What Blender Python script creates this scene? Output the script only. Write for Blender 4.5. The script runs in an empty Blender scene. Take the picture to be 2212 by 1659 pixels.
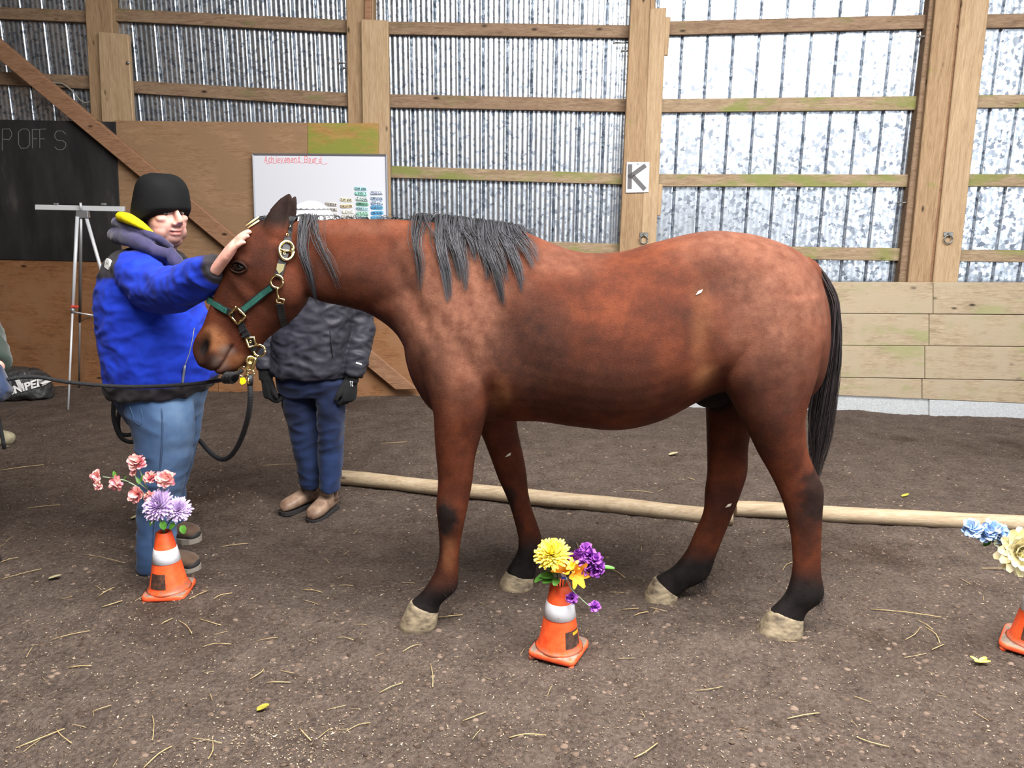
import bpy, bmesh, math, random
import numpy as np
from mathutils import Vector, Matrix, noise
random.seed(7)
rng = np.random.default_rng(7)
SC = bpy.context.scene
COL = SC.collection
R = math.radians

# ------------------------------------------------------------------ camera
F, PITCH, ROLL, CZ = 1670.0, R(12.8), R(0.5), 1.6
cam_d = bpy.data.cameras.new('camera')
cam_d.sensor_fit = 'HORIZONTAL'
cam_d.sensor_width = 36.0
cam_d.lens = F / 2212.0 * 36.0
cam_d.clip_end = 200
cam = bpy.data.objects.new('camera', cam_d)
COL.objects.link(cam)
cam.matrix_world = Matrix.Translation((0, 0, CZ)) @ Matrix.Rotation(math.pi / 2 - PITCH, 4, 'X') @ Matrix.Rotation(ROLL, 4, 'Z')
SC.camera = cam

# ------------------------------------------------------------------ world, lights, exposure
world = bpy.data.worlds.new('overcast_daylight')
SC.world = world
world.use_nodes = True
bg = world.node_tree.nodes['Background']
bg.inputs['Color'].default_value = (0.86, 0.93, 1.0, 1)
bg.inputs['Strength'].default_value = 0.7

def area(name, loc, target, sx, sy, power, color):
    d = bpy.data.lights.new(name, 'AREA')
    d.shape = 'RECTANGLE'; d.size = sx; d.size_y = sy
    d.energy = power; d.color = color
    o = bpy.data.objects.new(name, d)
    COL.objects.link(o)
    o.location = loc
    o.rotation_euler = (Vector(target) - Vector(loc)).to_track_quat('-Z', 'Y').to_euler()
    return o
# daylight falling through the roof light above and to the right of the horse
area('roof_skylight', (1.3, 1.5, 4.55), (0.9, 2.6, 0), 6.0, 2.6, 760, (1.0, 0.965, 0.92))
# daylight from the big open doorway of the arena on the right, behind the camera
area('doorway_daylight', (6.2, -2.6, 2.2), (1.0, 4.5, 1.0), 3.6, 3.4, 110, (0.93, 0.96, 1.0))

SC.cycles.max_bounces = 6; SC.cycles.diffuse_bounces = 3; SC.cycles.glossy_bounces = 3
SC.cycles.caustics_reflective = False; SC.cycles.caustics_refractive = False
SC.view_settings.view_transform = 'Standard'
SC.view_settings.look = 'None'
SC.view_settings.exposure = 0.55
SC.view_settings.gamma = 1.0
SC.view_settings.use_curve_mapping = False

# ------------------------------------------------------------------ geometry helpers
def ray(u, v):
    x, y = (u - 1106.0) / F, (v - 829.5) / F
    c, s = math.cos(ROLL), math.sin(ROLL)
    x, y = x * c + y * s, -x * s + y * c
    return np.array((x, math.cos(PITCH) - y * math.sin(PITCH), -math.sin(PITCH) - y * math.cos(PITCH)))
CAM = np.array((0, 0, CZ))
def atY(u, v, Y):
    d = ray(u, v); return CAM + d * (Y / d[1])
def atZ(u, v, z=0.0):
    d = ray(u, v); return CAM + d * ((z - CZ) / d[2])
WD, WT = 6.52, 0.10
WN = np.array((-WT, -1.0, 0)) / math.hypot(WT, 1)
WX = np.array((1.0, -WT, 0)) / math.hypot(WT, 1)
W0 = np.array((0, WD, 0.0))
def W(u, v, off=0.0):
    d = ray(u, v)
    return CAM + d * ((off - np.dot(CAM - W0, WN)) / np.dot(d, WN))
def wpt(s, z, off=0.0):
    return W0 + WX * s + WN * off + np.array((0, 0, z))
def ws(u, v):
    return float(np.dot(W(u, v) - W0, WX))

def catmull(P, k):
    P = np.asarray(P, float)
    if k <= 1: return P
    Q = np.vstack([2 * P[0] - P[1], P, 2 * P[-1] - P[-2]])
    out = []
    for i in range(len(P) - 1):
        p0, p1, p2, p3 = Q[i:i + 4]
        for j in range(k):
            t = j / k
            out.append(0.5 * (2 * p1 + (p2 - p0) * t + (2 * p0 - 5 * p1 + 4 * p2 - p3) * t * t + (3 * p1 - p0 - 3 * p2 + p3) * t ** 3))
    out.append(P[-1])
    return np.array(out)

def ring(c, a, b, n=24, p=2.0, egg=0.0):
    t = np.arange(n) * 2 * math.pi / n
    ct, st = np.cos(t), np.sin(t)
    x = np.sign(ct) * np.abs(ct) ** (2 / p)
    y = np.sign(st) * np.abs(st) ** (2 / p) * (1 - egg * x)
    return np.asarray(c) + np.outer(x, a) + np.outer(y, b)

class MB:
    def __init__(s):
        s.v, s.f, s.m, s.cur = [], [], [], 0
    def add(s, vs, fs):
        o = len(s.v)
        s.v.extend([tuple(map(float, p)) for p in vs])
        s.f.extend([tuple(i + o for i in f) for f in fs])
        s.m.extend([s.cur] * len(fs))
        return s
    def loft(s, rings, caps=True):
        n = len(rings[0]); vs = np.vstack(rings); fs = []
        for i in range(len(rings) - 1):
            a, b = i * n, (i + 1) * n
            for j in range(n):
                k = (j + 1) % n
                fs.append((a + j, a + k, b + k, b + j))
        if caps:
            fs.append(tuple(range(n - 1, -1, -1)))
            fs.append(tuple(range((len(rings) - 1) * n, len(rings) * n)))
        return s.add(vs, fs)
    def tube(s, pts, r, n=8, k=1, flat=1.0, up=(0, 0, 1)):
        pts = catmull(pts, k)
        if np.ndim(r) == 0: rs = np.full(len(pts), float(r))
        else: rs = np.interp(np.linspace(0, 1, len(pts)), np.linspace(0, 1, len(r)), r)
        rings = []; N = None
        for i, p in enumerate(pts):
            t = pts[min(i + 1, len(pts) - 1)] - pts[max(i - 1, 0)]
            t = t / (np.linalg.norm(t) + 1e-12)
            if N is None:
                N = np.cross(t, up)
                if np.linalg.norm(N) < 1e-3: N = np.cross(t, (1, 0, 0.1))
            N = N - t * np.dot(N, t); N = N / (np.linalg.norm(N) + 1e-12)
            B = np.cross(t, N)
            rings.append(ring(p, N * rs[i], B * rs[i] * flat, n))
        return s.loft(rings)
    def box(s, c, h, M=None, taper=1.0):
        c = np.asarray(c, float)
        vs = [np.array((x * h[0] * (taper if z > 0 else 1), y * h[1] * (taper if z > 0 else 1), z * h[2])) for z in (-1, 1) for y in (-1, 1) for x in (-1, 1)]
        if M is not None: vs = [np.asarray(M) @ p for p in vs]
        return s.add([p + c for p in vs], [(0, 2, 3, 1), (4, 5, 7, 6), (0, 1, 5, 4), (2, 6, 7, 3), (0, 4, 6, 2), (1, 3, 7, 5)])
    def ell(s, c, h, M=None, n=20, m=12):
        rs = []
        for i in range(1, m):
            t = math.pi * i / m
            r = ring((0, 0, -math.cos(t)), (math.sin(t), 0, 0), (0, math.sin(t), 0), n) * np.asarray(h)
            if M is not None: r = r @ np.asarray(M).T
            rs.append(r + np.asarray(c, float))
        o = len(rs) * n
        s.loft(rs)
        return s
    def lathe(s, prof, c=(0, 0, 0), n=32):
        c = np.asarray(c, float)
        return s.loft([ring(c + (0, 0, z), (r, 0, 0), (0, r, 0), n) for r, z in prof])
    def slab(s, quad, n, t):
        q = [np.asarray(p, float) for p in quad]
        return s.add(q + [p - np.asarray(n) * t for p in q], [(0, 1, 2, 3), (7, 6, 5, 4), (0, 4, 5, 1), (1, 5, 6, 2), (2, 6, 7, 3), (3, 7, 4, 0)])
    def ribbon(s, pts, w, n, h=0.0006):
        """flat stroke lying in the plane with normal n"""
        n = np.asarray(n, float); P = [np.asarray(p, float) for p in pts]
        for a, b in zip(P[:-1], P[1:]):
            d = b - a; L = np.linalg.norm(d)
            if L < 1e-9: continue
            d /= L; q = np.cross(n, d) * w / 2; e = d * w * 0.35
            s.slab([a - e - q + n * h, b + e - q + n * h, b + e + q + n * h, a - e + q + n * h], n, h * 1.5)
        return s
    def mesh(s, name, mats=(), smooth=False, fix=True):
        me = bpy.data.meshes.new(name)
        me.from_pydata(s.v, [], s.f)
        if fix:
            b = bmesh.new(); b.from_mesh(me)
            bmesh.ops.recalc_face_normals(b, faces=b.faces); b.to_mesh(me); b.free()
        for m in (mats if isinstance(mats, (list, tuple)) else [mats]): me.materials.append(m)
        if len(me.materials) > 1: me.polygons.foreach_set('material_index', s.m)
        if smooth: me.polygons.foreach_set('use_smooth', [True] * len(me.polygons))
        me.update()
        return me

def link(name, me, parent=None, loc=None):
    o = bpy.data.objects.new(name, me)
    COL.objects.link(o)
    if parent is not None:
        o.parent = parent
        o.matrix_parent_inverse = Matrix.Translation(-Vector(parent.get('_base', (0, 0, 0))))
    if loc is not None: o.location = loc
    return o
def tag(o, label=None, cat=None, group=None, kind=None):
    if label: o['label'] = label
    if cat: o['category'] = cat
    if group: o['group'] = group
    if kind: o['kind'] = kind
    return o
def thing(name, label, cat, loc=(0, 0, 0), group=None, kind=None):
    o = bpy.data.objects.new(name, None)
    COL.objects.link(o)
    o.empty_display_size = 0.1
    o.location = tuple(map(float, loc)); o['_base'] = tuple(map(float, loc))
    return tag(o, label, cat, group, kind)
def build(mb, name, mat, parent=None, smooth=False, bevel=0.0, **kw):
    o = link(name, mb.mesh(name, mat, smooth), parent)
    if bevel:
        m = o.modifiers.new('bevel', 'BEVEL'); m.width = bevel; m.segments = 1; m.limit_method = 'ANGLE'
    return tag(o, **kw)
def shade_auto(o, ang=40):
    me = o.data
    me.polygons.foreach_set('use_smooth', [True] * len(me.polygons))
    b = bmesh.new(); b.from_mesh(me)
    for e in b.edges:
        if len(e.link_faces) == 2 and e.calc_face_angle(0) > R(ang): e.smooth = False
    b.to_mesh(me); b.free()
    return o
def fuse(mb, name, voxel, smooth=6, fac=0.5):
    """one continuous skin out of overlapping closed volumes"""
    me = mb.mesh(name + '_raw')
    o = bpy.data.objects.new(name, me); COL.objects.link(o)
    m = o.modifiers.new('r', 'REMESH'); m.mode = 'VOXEL'; m.voxel_size = voxel; m.use_smooth_shade = True
    if smooth:
        q = o.modifiers.new('s', 'SMOOTH'); q.factor = fac; q.iterations = smooth
    out = bpy.data.meshes.new_from_object(o.evaluated_get(bpy.context.evaluated_depsgraph_get()))
    bpy.data.objects.remove(o); bpy.data.meshes.remove(me)
    out.name = name
    out.polygons.foreach_set('use_smooth', [True] * len(out.polygons))
    return out
def get_vn(me):
    n = len(me.vertices)
    v = np.empty(n * 3); me.vertices.foreach_get('co', v)
    w = np.empty(n * 3); me.vertices.foreach_get('normal', w)
    return v.reshape(-1, 3), w.reshape(-1, 3)
def set_v(me, v):
    me.vertices.foreach_set('co', np.ascontiguousarray(v).ravel()); me.update()
def set_attr(me, name, vals):
    a = me.attributes.new(name, 'FLOAT', 'POINT'); a.data.foreach_set('value', np.ascontiguousarray(vals, dtype=np.float32))
def vnoise(v, scale, seed=0.0):
    s = np.asarray(scale) if np.ndim(scale) else np.array((scale,) * 3)
    return np.array([noise.noise((p[0] * s[0] + seed, p[1] * s[1] - seed, p[2] * s[2] + 2 * seed)) for p in v])
def sstep(a, b, x):
    t = np.clip((x - a) / (b - a), 0, 1); return t * t * (3 - 2 * t)
def seg_dist(P, pts):
    """distance of 2-D points to a polyline"""
    d = np.full(len(P), 1e9)
    for a, b in zip(pts[:-1], pts[1:]):
        a = np.asarray(a); b = np.asarray(b); e = b - a
        t = np.clip(((P - a) @ e) / (e @ e), 0, 1)
        d = np.minimum(d, np.linalg.norm(P - (a + t[:, None] * e), axis=1))
    return d

# ------------------------------------------------------------------ materials
def lin(c):
    return tuple(((x / 255) / 12.92 if x / 255 <= 0.04045 else ((x / 255 + 0.055) / 1.055) ** 2.4) for x in c) + (1.0,)
class NT:
    def __init__(s, name):
        s.mat = bpy.data.materials.new(name); s.mat.use_nodes = True
        s.t = s.mat.node_tree; s.b = s.t.nodes['Principled BSDF']
    def n(s, kind, **kw):
        q = s.t.nodes.new('ShaderNode' + kind)
        for k, v in kw.items():
            if hasattr(q, k): setattr(q, k, v)
        return q
    def L(s, a, b): s.t.links.new(a, b)
    def coord(s, scale=(1, 1, 1), rand=True, kind='Object', rot=(0, 0, 0)):
        tc = s.n('TexCoord'); mp = s.n('Mapping'); mp.inputs['Scale'].default_value = scale; mp.inputs['Rotation'].default_value = rot
        src = tc.outputs[kind]
        if rand:
            oi = s.n('ObjectInfo'); ma = s.n('VectorMath', operation='MULTIPLY_ADD')
            ma.inputs[1].default_value = (17.3, 11.9, 23.1)
            s.L(oi.outputs['Random'], ma.inputs[0]); s.L(src, ma.inputs[2]); src = ma.outputs[0]
        s.L(src, mp.inputs['Vector']); return mp.outputs['Vector']
    def noise(s, vec, scale, detail=4, rough=0.55, dist=0.0):
        q = s.n('TexNoise'); q.inputs['Scale'].default_value = scale; q.inputs['Detail'].default_value = detail
        q.inputs['Roughness'].default_value = rough; q.inputs['Distortion'].default_value = dist
        s.L(vec, q.inputs['Vector']); return q.outputs['Fac']
    def voro(s, vec, scale, feature='F1', out='Distance'):
        q = s.n('TexVoronoi'); q.feature = feature; q.inputs['Scale'].default_value = scale; s.L(vec, q.inputs['Vector']); return q.outputs[out]
    def ramp(s, fac, stops):
        q = s.n('ValToRGB'); e = q.color_ramp.elements
        while len(e) < len(stops): e.new(0.5)
        for i, (p, c) in enumerate(stops):
            e[i].position = p; e[i].color = c if len(c) == 4 else lin(c)
        s.L(fac, q.inputs['Fac']); return q.outputs['Color']
    def step(s, fac, a, b):
        q = s.n('MapRange'); q.interpolation_type = 'SMOOTHSTEP'
        q.inputs['From Min'].default_value = a; q.inputs['From Max'].default_value = b
        s.L(fac, q.inputs['Value']); return q.outputs['Result']
    def mix(s, fac, a, b, mode='MIX'):
        q = s.n('Mix', data_type='RGBA'); q.blend_type = mode
        for v, i in ((fac, 0), (a, 6), (b, 7)):
            if isinstance(v, (int, float)): q.inputs[i].default_value = v
            elif isinstance(v, tuple): q.inputs[i].default_value = v if len(v) == 4 else lin(v)
            else: s.L(v, q.inputs[i])
        return q.outputs[2]
    def math(s, op, a, b=0.0):
        q = s.n('Math', operation=op)
        for i, v in enumerate((a, b)):
            if isinstance(v, (int, float)): q.inputs[i].default_value = v
            else: s.L(v, q.inputs[i])
        return q.outputs[0]
    def attr(s, name):
        q = s.n('Attribute'); q.attribute_name = name; return q.outputs['Fac']
    def bump(s, h, strength=0.5, dist=0.002):
        q = s.n('Bump'); q.inputs['Strength'].default_value = strength; q.inputs['Distance'].default_value = dist
        s.L(h, q.inputs['Height']); s.L(q.outputs['Normal'], s.b.inputs['Normal'])
    def set(s, col=None, rough=0.6, metal=0.0, spec=None, sheen=0.0, coat=0.0, trans=0.0):
        if col is not None:
            if isinstance(col, tuple): s.b.inputs['Base Color'].default_value = col if len(col) == 4 else lin(col)
            else: s.L(col, s.b.inputs['Base Color'])
        if isinstance(rough, (int, float)): s.b.inputs['Roughness'].default_value = rough
        else: s.L(rough, s.b.inputs['Roughness'])
        if isinstance(metal, (int, float)): s.b.inputs['Metallic'].default_value = metal
        else: s.L(metal, s.b.inputs['Metallic'])
        if spec is not None: s.b.inputs['Specular IOR Level'].default_value = spec
        s.b.inputs['Sheen Weight'].default_value = sheen
        s.b.inputs['Coat Weight'].default_value = coat
        s.b.inputs['Transmission Weight'].default_value = trans
        return s.mat
def simple(name, c1, c2=None, scale=30, rough=0.6, metal=0.0, bump=0.0, bscale=80, stretch=(1, 1, 1), sheen=0.0, spec=None, bdist=0.002):
    t = NT(name); v = t.coord(stretch)
    c2 = c2 or tuple(int(x * 0.85) for x in c1)
    col = t.ramp(t.noise(v, scale), [(0.3, c2), (0.7, c1)])
    if bump: t.bump(t.noise(v, bscale, 3), bump, bdist)
    return t.set(col, rough, metal, spec, sheen)

def wood(name, base, dark, grain, axis, moss=0.0, mossc=(112, 122, 48), rough=0.75, dust_and_lit=None, knots=True, edge=None):
    t = NT(name)
    st = {'x': (0.55, 7, 7), 'z': (7, 7, 0.55)}[axis]
    v = t.coord(st); v2 = t.coord((1, 1, 1))
    g = t.noise(v, 5.0, 8, 0.65, 0.8)
    fine = t.noise(v, 24.0, 4, 0.6)
    col = t.ramp(g, [(0.25, dark), (0.48, base), (0.75, grain)])
    col = t.mix(0.35, col, t.ramp(fine, [(0.35, dark), (0.65, grain)]))
    if knots:
        k = t.voro(t.coord({'x': (0.6, 1.4, 1.4), 'z': (1.4, 1.4, 0.6)}[axis]), 5.5)
        col = t.mix(t.math('SUBTRACT', 1.0, t.step(k, 0.03, 0.13)), col, tuple(int(x * 0.5) for x in dark))
    if dust_and_lit: col = t.mix(t.step(t.noise(v2, 4.0, 5), 0.42, 0.62), col, dust_and_lit)
    if moss: col = t.mix(t.math('MULTIPLY', t.step(t.noise(t.coord((1.0, 1.5, 2.5)), 2.6, 5, 0.6), 0.66 - 0.3 * moss, 0.80 - 0.25 * moss), min(1.0, 0.45 + 0.5 * moss)), col, mossc)
    t.bump(t.math('ADD', g, fine), 0.35, 0.003)
    return t.set(col, rough, spec=0.25)

# galvanised sheet with spangle
t = NT('galvanised_sheet')
v = t.coord((1, 1, 1), rand=True)
sp = t.n('TexVoronoi'); sp.inputs['Scale'].default_value = 38; sp.inputs['Randomness'].default_value = 1.0
dv = t.n('VectorMath', operation='ADD'); nz = t.n('TexNoise'); nz.inputs['Scale'].default_value = 45; nz.inputs['Detail'].default_value = 3
sc_ = t.n('VectorMath', operation='SCALE'); sc_.inputs['Scale'].default_value = 0.045
t.L(v, nz.inputs['Vector']); t.L(nz.outputs['Color'], sc_.inputs[0]); t.L(v, dv.inputs[0]); t.L(sc_.outputs[0], dv.inputs[1]); t.L(dv.outputs[0], sp.inputs['Vector'])
bw = t.n('RGBToBW'); t.L(sp.outputs['Color'], bw.inputs[0])
col = t.ramp(bw.outputs[0], [(0.12, (112, 120, 132)), (0.45, (176, 184, 194)), (0.85, (216, 222, 229))])
col = t.mix(t.step(t.noise(t.coord((3, 3, 0.5)), 3.0, 4), 0.55, 0.8), col, (150, 155, 160))
t.bump(bw.outputs[0], 0.06, 0.002)
M_GALV = t.set(col, t.ramp(bw.outputs[0], [(0.2, (0.44,) * 3 + (1,)), (0.9, (0.27,) * 3 + (1,))]), 0.9)

M_POST = wood('weathered_post_timber', (148, 122, 93), (110, 84, 60), (168, 142, 112), 'z', moss=0.12)
M_POSTW = wood('pale_planed_post_timber', (162, 138, 108), (130, 103, 76), (182, 158, 128), 'z')
M_GIRT = wood('aged_girt_timber', (126, 102, 82), (82, 62, 46), (152, 130, 106), 'x', moss=0.3, mossc=(100, 104, 60))
M_GIRTG = wood('mossy_girt_timber', (142, 122, 98), (96, 74, 54), (168, 150, 124), 'x', moss=0.7, mossc=(114, 122, 62))
M_KICK = wood('grey_pink_kick_plank', (158, 142, 118), (116, 96, 76), (182, 166, 142), 'x', moss=0.5, mossc=(140, 142, 98), dust_and_lit=(162, 148, 126))
M_PLY = wood('upper_plywood', (142, 112, 84), (112, 84, 58), (162, 132, 104), 'x', knots=False, dust_and_lit=(138, 110, 84))
M_PLYM = wood('mossy_plywood', (158, 122, 72), (128, 92, 48), (170, 136, 84), 'x', moss=0.9, mossc=(122, 130, 56), knots=False)
M_PLYL = wood('reddish_lower_plywood', (136, 94, 62), (84, 50, 30), (160, 116, 80), 'x', dust_and_lit=(142, 104, 74))
M_BRACE = wood('brown_brace_plank', (140, 104, 78), (100, 68, 48), (160, 124, 98), 'x')

# dirt
t = NT('arena_dirt')
v = t.coord((1, 1, 1), rand=False)
big = t.noise(v, 0.9, 4, 0.6); mid = t.noise(v, 7.0, 6, 0.65); fine = t.noise(v, 60.0, 5, 0.7); grit = t.noise(v, 210.0, 3, 0.7)
col = t.ramp(mid, [(0.28, (74, 60, 53)), (0.5, (108, 92, 83)), (0.75, (136, 120, 110))])
col = t.mix(0.45, col, t.ramp(fine, [(0.32, (40, 31, 27)), (0.66, (152, 136, 124))]))
col = t.mix(t.step(big, 0.52, 0.72), col, t.ramp(fine, [(0.3, (50, 38, 31)), (0.7, (104, 85, 72))]))
chip = t.voro(v, 70.0); cn = t.noise(v, 11.0, 2)
col = t.mix(t.math('MULTIPLY', t.math('SUBTRACT', 1.0, t.step(chip, 0.10, 0.2)), t.step(cn, 0.5, 0.66)), col, (182, 164, 146))
t.bump(t.math('ADD', t.math('MULTIPLY', fine, 1.0), t.math('ADD', t.math('MULTIPLY', grit, 0.35), t.math('MULTIPLY', mid, 1.5))), 1.0, 0.035)
M_DIRT = t.set(col, 0.92, spec=0.2)

# ------------------------------------------------------------------ floor
def ground_h(x, y):
    h = 0.018 * noise.fractal((x * 1.1, y * 1.1, 0.3), 1.0, 2.0, 3) + 0.010 * noise.fractal((x * 6.0, y * 6.0, 4.0), 0.9, 2.1, 3) + 0.004 * noise.fractal((x * 24, y * 24, 9.0), 0.8, 2.1, 2)
    h += 0.045 * max(0.0, 1 - (WD - WT * x - y) / 0.55) * (0.6 + 0.6 * noise.noise((x * 1.7, 3.0, 0)))
    return h
nx, ny = 420, 340
xs = np.linspace(-5.3, 5.3, nx); ys = 0.45 + (6.75 - 0.45) * np.linspace(0, 1, ny) ** 1.25
mb = MB()
vs = [(x, y, ground_h(x, y)) for y in ys for x in xs]
fs = [(j * nx + i, j * nx + i + 1, (j + 1) * nx + i + 1, (j + 1) * nx + i) for j in range(ny - 1) for i in range(nx - 1)]
mb.add(vs, fs)
# the dirt goes on around the part in view
for (x0, x1, y0, y1) in ((-9, 9, -7, 0.45), (-9, -5.3, 0.45, 8), (5.3, 9, 0.45, 8)):
    k = 14
    gx = np.linspace(x0, x1, k); gy = np.linspace(y0, y1, k)
    mb.add([(x, y, ground_h(x, y) * 0.5 - 0.004) for y in gy for x in gx], [(j * k + i, j * k + i + 1, (j + 1) * k + i + 1, (j + 1) * k + i) for j in range(k - 1) for i in range(k - 1)])
o = link('floor', mb.mesh('floor', M_DIRT, smooth=True, fix=False)); tag(o, 'brown trampled dirt floor of the riding arena', kind='structure')

# ------------------------------------------------------------------ unseen shell added to block light: side wall, wall behind camera, roof
M_DARKW = wood('dark_side_boards', (92, 72, 54), (60, 44, 32), (112, 90, 70), 'x')
mb = MB(); mb.box((-5.75, 0.6, 2.1), (0.06, 6.8, 2.3))  # added out of view to keep light off the left side
tag(build(mb, 'shade_wall_left', M_DARKW), 'dark boarded side wall of the arena', kind='structure')
mb = MB(); mb.box((-3.4, -6.3, 2.1), (2.6, 0.06, 2.6))  # added to darken the left floor and the left sheets' reflections
tag(build(mb, 'shade_wall_front', M_DARKW), 'dark boarded wall behind the camera', kind='structure')
mb = MB()  # added slab stops sky light from above, except through the opening
for (x0, x1, y0, y1) in ((-6, -2.0, -6, 7.2), (4.4, 9, -6, 7.2), (-2.0, 4.4, 3.0, 7.2), (-2.0, 4.4, -6, 0.0)):
    mb.box(((x0 + x1) / 2, (y0 + y1) / 2, 4.72), ((x1 - x0) / 2, (y1 - y0) / 2, 0.05))
tag(build(mb, 'shade_roof', M_DARKW), 'boarded arena roof with an open roof light', kind='structure')

# ------------------------------------------------------------------ back wall
wall = thing('wall_back', 'timber framed back wall clad in galvanised ribbed sheets', None, (0, 6.52, 0), kind='structure')
PW = 0.193
def panel_mesh(amp):
    n = 41; xs = np.linspace(0, PW, n); prof = []
    for x in xs:
        d = min(x, PW - x)
        if d < 0.006: o = -0.016 * (1 - d / 0.006)
        elif d < 0.012: o = 0.003 * (d - 0.006) / 0.006
        else: o = 0.003 + amp * math.cos((x - 0.012) / (PW - 0.024) * 2 * math.pi * 4.0)
        prof.append((x, o))
    mb = MB(); z0, z1 = 0.02, 4.6
    for z in (z0, z1):
        for x, o in prof: mb.v.append(tuple(WX * x + WN * o + np.array((0, 0, z))))
    for z in (z0, z1):
        for x, o in prof: mb.v.append(tuple(WX * x + WN * -0.02 + np.array((0, 0, z))))
    for i in range(n - 1):
        mb.f.append((i, i + 1, n + i + 1, n + i)); mb.f.append((2 * n + i, 3 * n + i, 3 * n + i + 1, 2 * n + i + 1)); mb.m += [0, 0]
    return mb.mesh('metal_panel', M_GALV, smooth=True, fix=False)
pm_f, pm_s = panel_mesh(0.0021), panel_mesh(0.0004)
s0 = -5.65 + ((ws(1468, 180) + 5.65) % PW)
k = 0
while s0 + k * PW < 5.8:
    o = link('metal_panel', pm_f if s0 + k * PW < ws(1400, 180) - .02 else pm_s, wall); p = W0 + WX * (s0 + k * PW)
    o.location = tuple(p); k += 1

def wslab(name, quad, off, th, mat, parent=wall, bevel=0.004, **kw):
    """board on the wall: quad = TL, TR, BR, BL picture corners met on the plane `off` in front of the sheets"""
    mb = MB(); mb.slab([W(u, v, off) for u, v in quad], WN, th)
    o = build(mb, name, mat, parent, bevel=bevel, **kw)
    return o
def girt(uL, vL, uR, vR, h1, h2, mat):
    wslab('girt', [(uL, vL), (uR, vR), (uR, vR + h2), (uL, vL + h1)], 0.05, 0.045, mat)
# bay by bay, top to bottom
girt(-160, 8, 200, 23, 26, 26, M_GIRT); girt(-160, 148, 205, 164, 27, 29, M_GIRT)
girt(225, 17, 755, 43, 27, 28, M_GIRT); girt(285, 174, 760, 201, 27, 30, M_GIRT)
girt(835, 46, 1370, 54, 28, 28, M_GIRT); girt(835, 203, 1365, 214, 29, 28, M_GIRT)
girt(840, 358, 1350, 375, 26, 24, M_GIRTG); girt(840, 512, 1345, 527, 26, 24, M_GIRTG)
girt(1428, 46, 2030, 31, 30, 30, M_GIRT); girt(1422, 214, 2010, 207, 29, 30, M_GIRTG)
girt(1415, 376, 1990, 377, 27, 27, M_GIRTG); girt(1405, 528, 1965, 537, 28, 27, M_GIRTG)
girt(2120, 31, 3100, 8, 30, 32, M_GIRT); girt(2100, 205, 3100, 199, 28, 31, M_GIRTG)
girt(2085, 376, 3100, 377, 27, 30, M_GIRTG); girt(2060, 540, 3100, 546, 25, 29, M_GIRTG)
girt(-160, -140, 3100, -172, 28, 28, M_GIRT)

def post(boards):
    e = None
    for i, (q, off, th, mat) in enumerate(boards):
        o = wslab('post' if e is None else 'post_board', q, off, th, mat, wall if e is None else e, 0.006)
        if e is None: e = o
    return e
# post one (far left, behind the brace)
p1 = post([([(176, -120), (236, -120), (262, 600), (214, 600)], 0.10, 0.10, M_POST),
           ([(211, 68), (276, 74), (306, 560), (232, 560)], 0.145, 0.045, M_POSTW)])
p2 = post([([(745, -120), (806, -120), (806, 700), (758, 700)], 0.10, 0.10, M_POST),
           ([(779, 41), (838, 44), (846, 700), (790, 700)], 0.145, 0.045, M_POSTW),
           ([(790, -120), (803, -120), (801, 46), (786, 46)], 0.13, 0.03, M_BRACE)])
p3 = post([([(1368, -120), (1408, -120), (1385, 640), (1333, 640)], 0.145, 0.12, M_POST),
           ([(1404, 18), (1440, 16), (1412, 640), (1380, 640)], 0.15, 0.045, M_POSTW),
           ([(1404, -120), (1414, -120), (1416, 24), (1404, 24)], 0.10, 0.05, M_POST),
           ([(1436, 36), (1449, 36), (1443, 120), (1435, 120)], 0.15, 0.03, M_POSTW),
           ([(1420, 398), (1432, 398), (1427, 466), (1416, 466)], 0.12, 0.04, M_POSTW)])
p4 = post([([(2022, -120), (2036, -120), (1962, 640), (1938, 640)], 0.10, 0.10, M_GIRT),
           ([(2034, -120), (2086, -120), (2006, 640), (1958, 640)], 0.145, 0.12, M_POST),
           ([(2082, -120), (2092, -120), (2014, 640), (2004, 640)], 0.12, 0.10, M_BRACE),
           ([(2091, -120), (2152, -120), (2066, 640), (2012, 640)], 0.145, 0.12, M_POSTW)])

# bolts standing out of the posts
M_STEEL = simple('dull_zinc_steel', (150, 150, 148), (110, 110, 108), 60, 0.42, 0.85)
def bolt(par, u, v, L, off=0.075):
    a = W(u, v, off); b = W(u + L, v + 0.5, off)
    mb = MB(); mb.tube([a, b], 0.006, 8); mb.tube([b, b + (b - a) * 0.12], 0.012, 6)
    build(mb, 'bolt', M_STEEL, par, True)
bolt(p2, 752, 136, -19); bolt(p2, 752, 147, -10)
bolt(p3, 1360, 92, -32); bolt(p3, 1360, 110, -17)
bolt(p4, 2026, 78, -40); bolt(p4, 1972, 437, -30)
mb = MB(); c = W(277, 136, 0.15); mb.tube([c, c + WN * 0.012], 0.011, 10); build(mb, 'bolt', M_STEEL, p1, True)

# kick boards right
KB = [(609, 610), (677, 680), (746, 749), (815, 822), (854, 872)]
rows = 4
for i in range(rows):
    a, b = KB[i], KB[i + 1]
    def yy(k, u): return k[0] + (k[1] - k[0]) * (u - 1800) / 412.0
    js = [(1010, 2016 - i * 9 if i < 3 else 1992), (2016 - i * 9 if i < 3 else 1992, 3100)]
    for (uL, uR) in js:
        g = 0.6
        wslab('kick_plank', [(uL + g, yy(a, uL) + g), (uR - g, yy(a, uR) + g), (uR - g, yy(b, uR) - g), (uL + g, yy(b, uL) - g)], 0.19 - 0.004 * (i % 2), 0.035, M_KICK, bevel=0.003)
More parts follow.
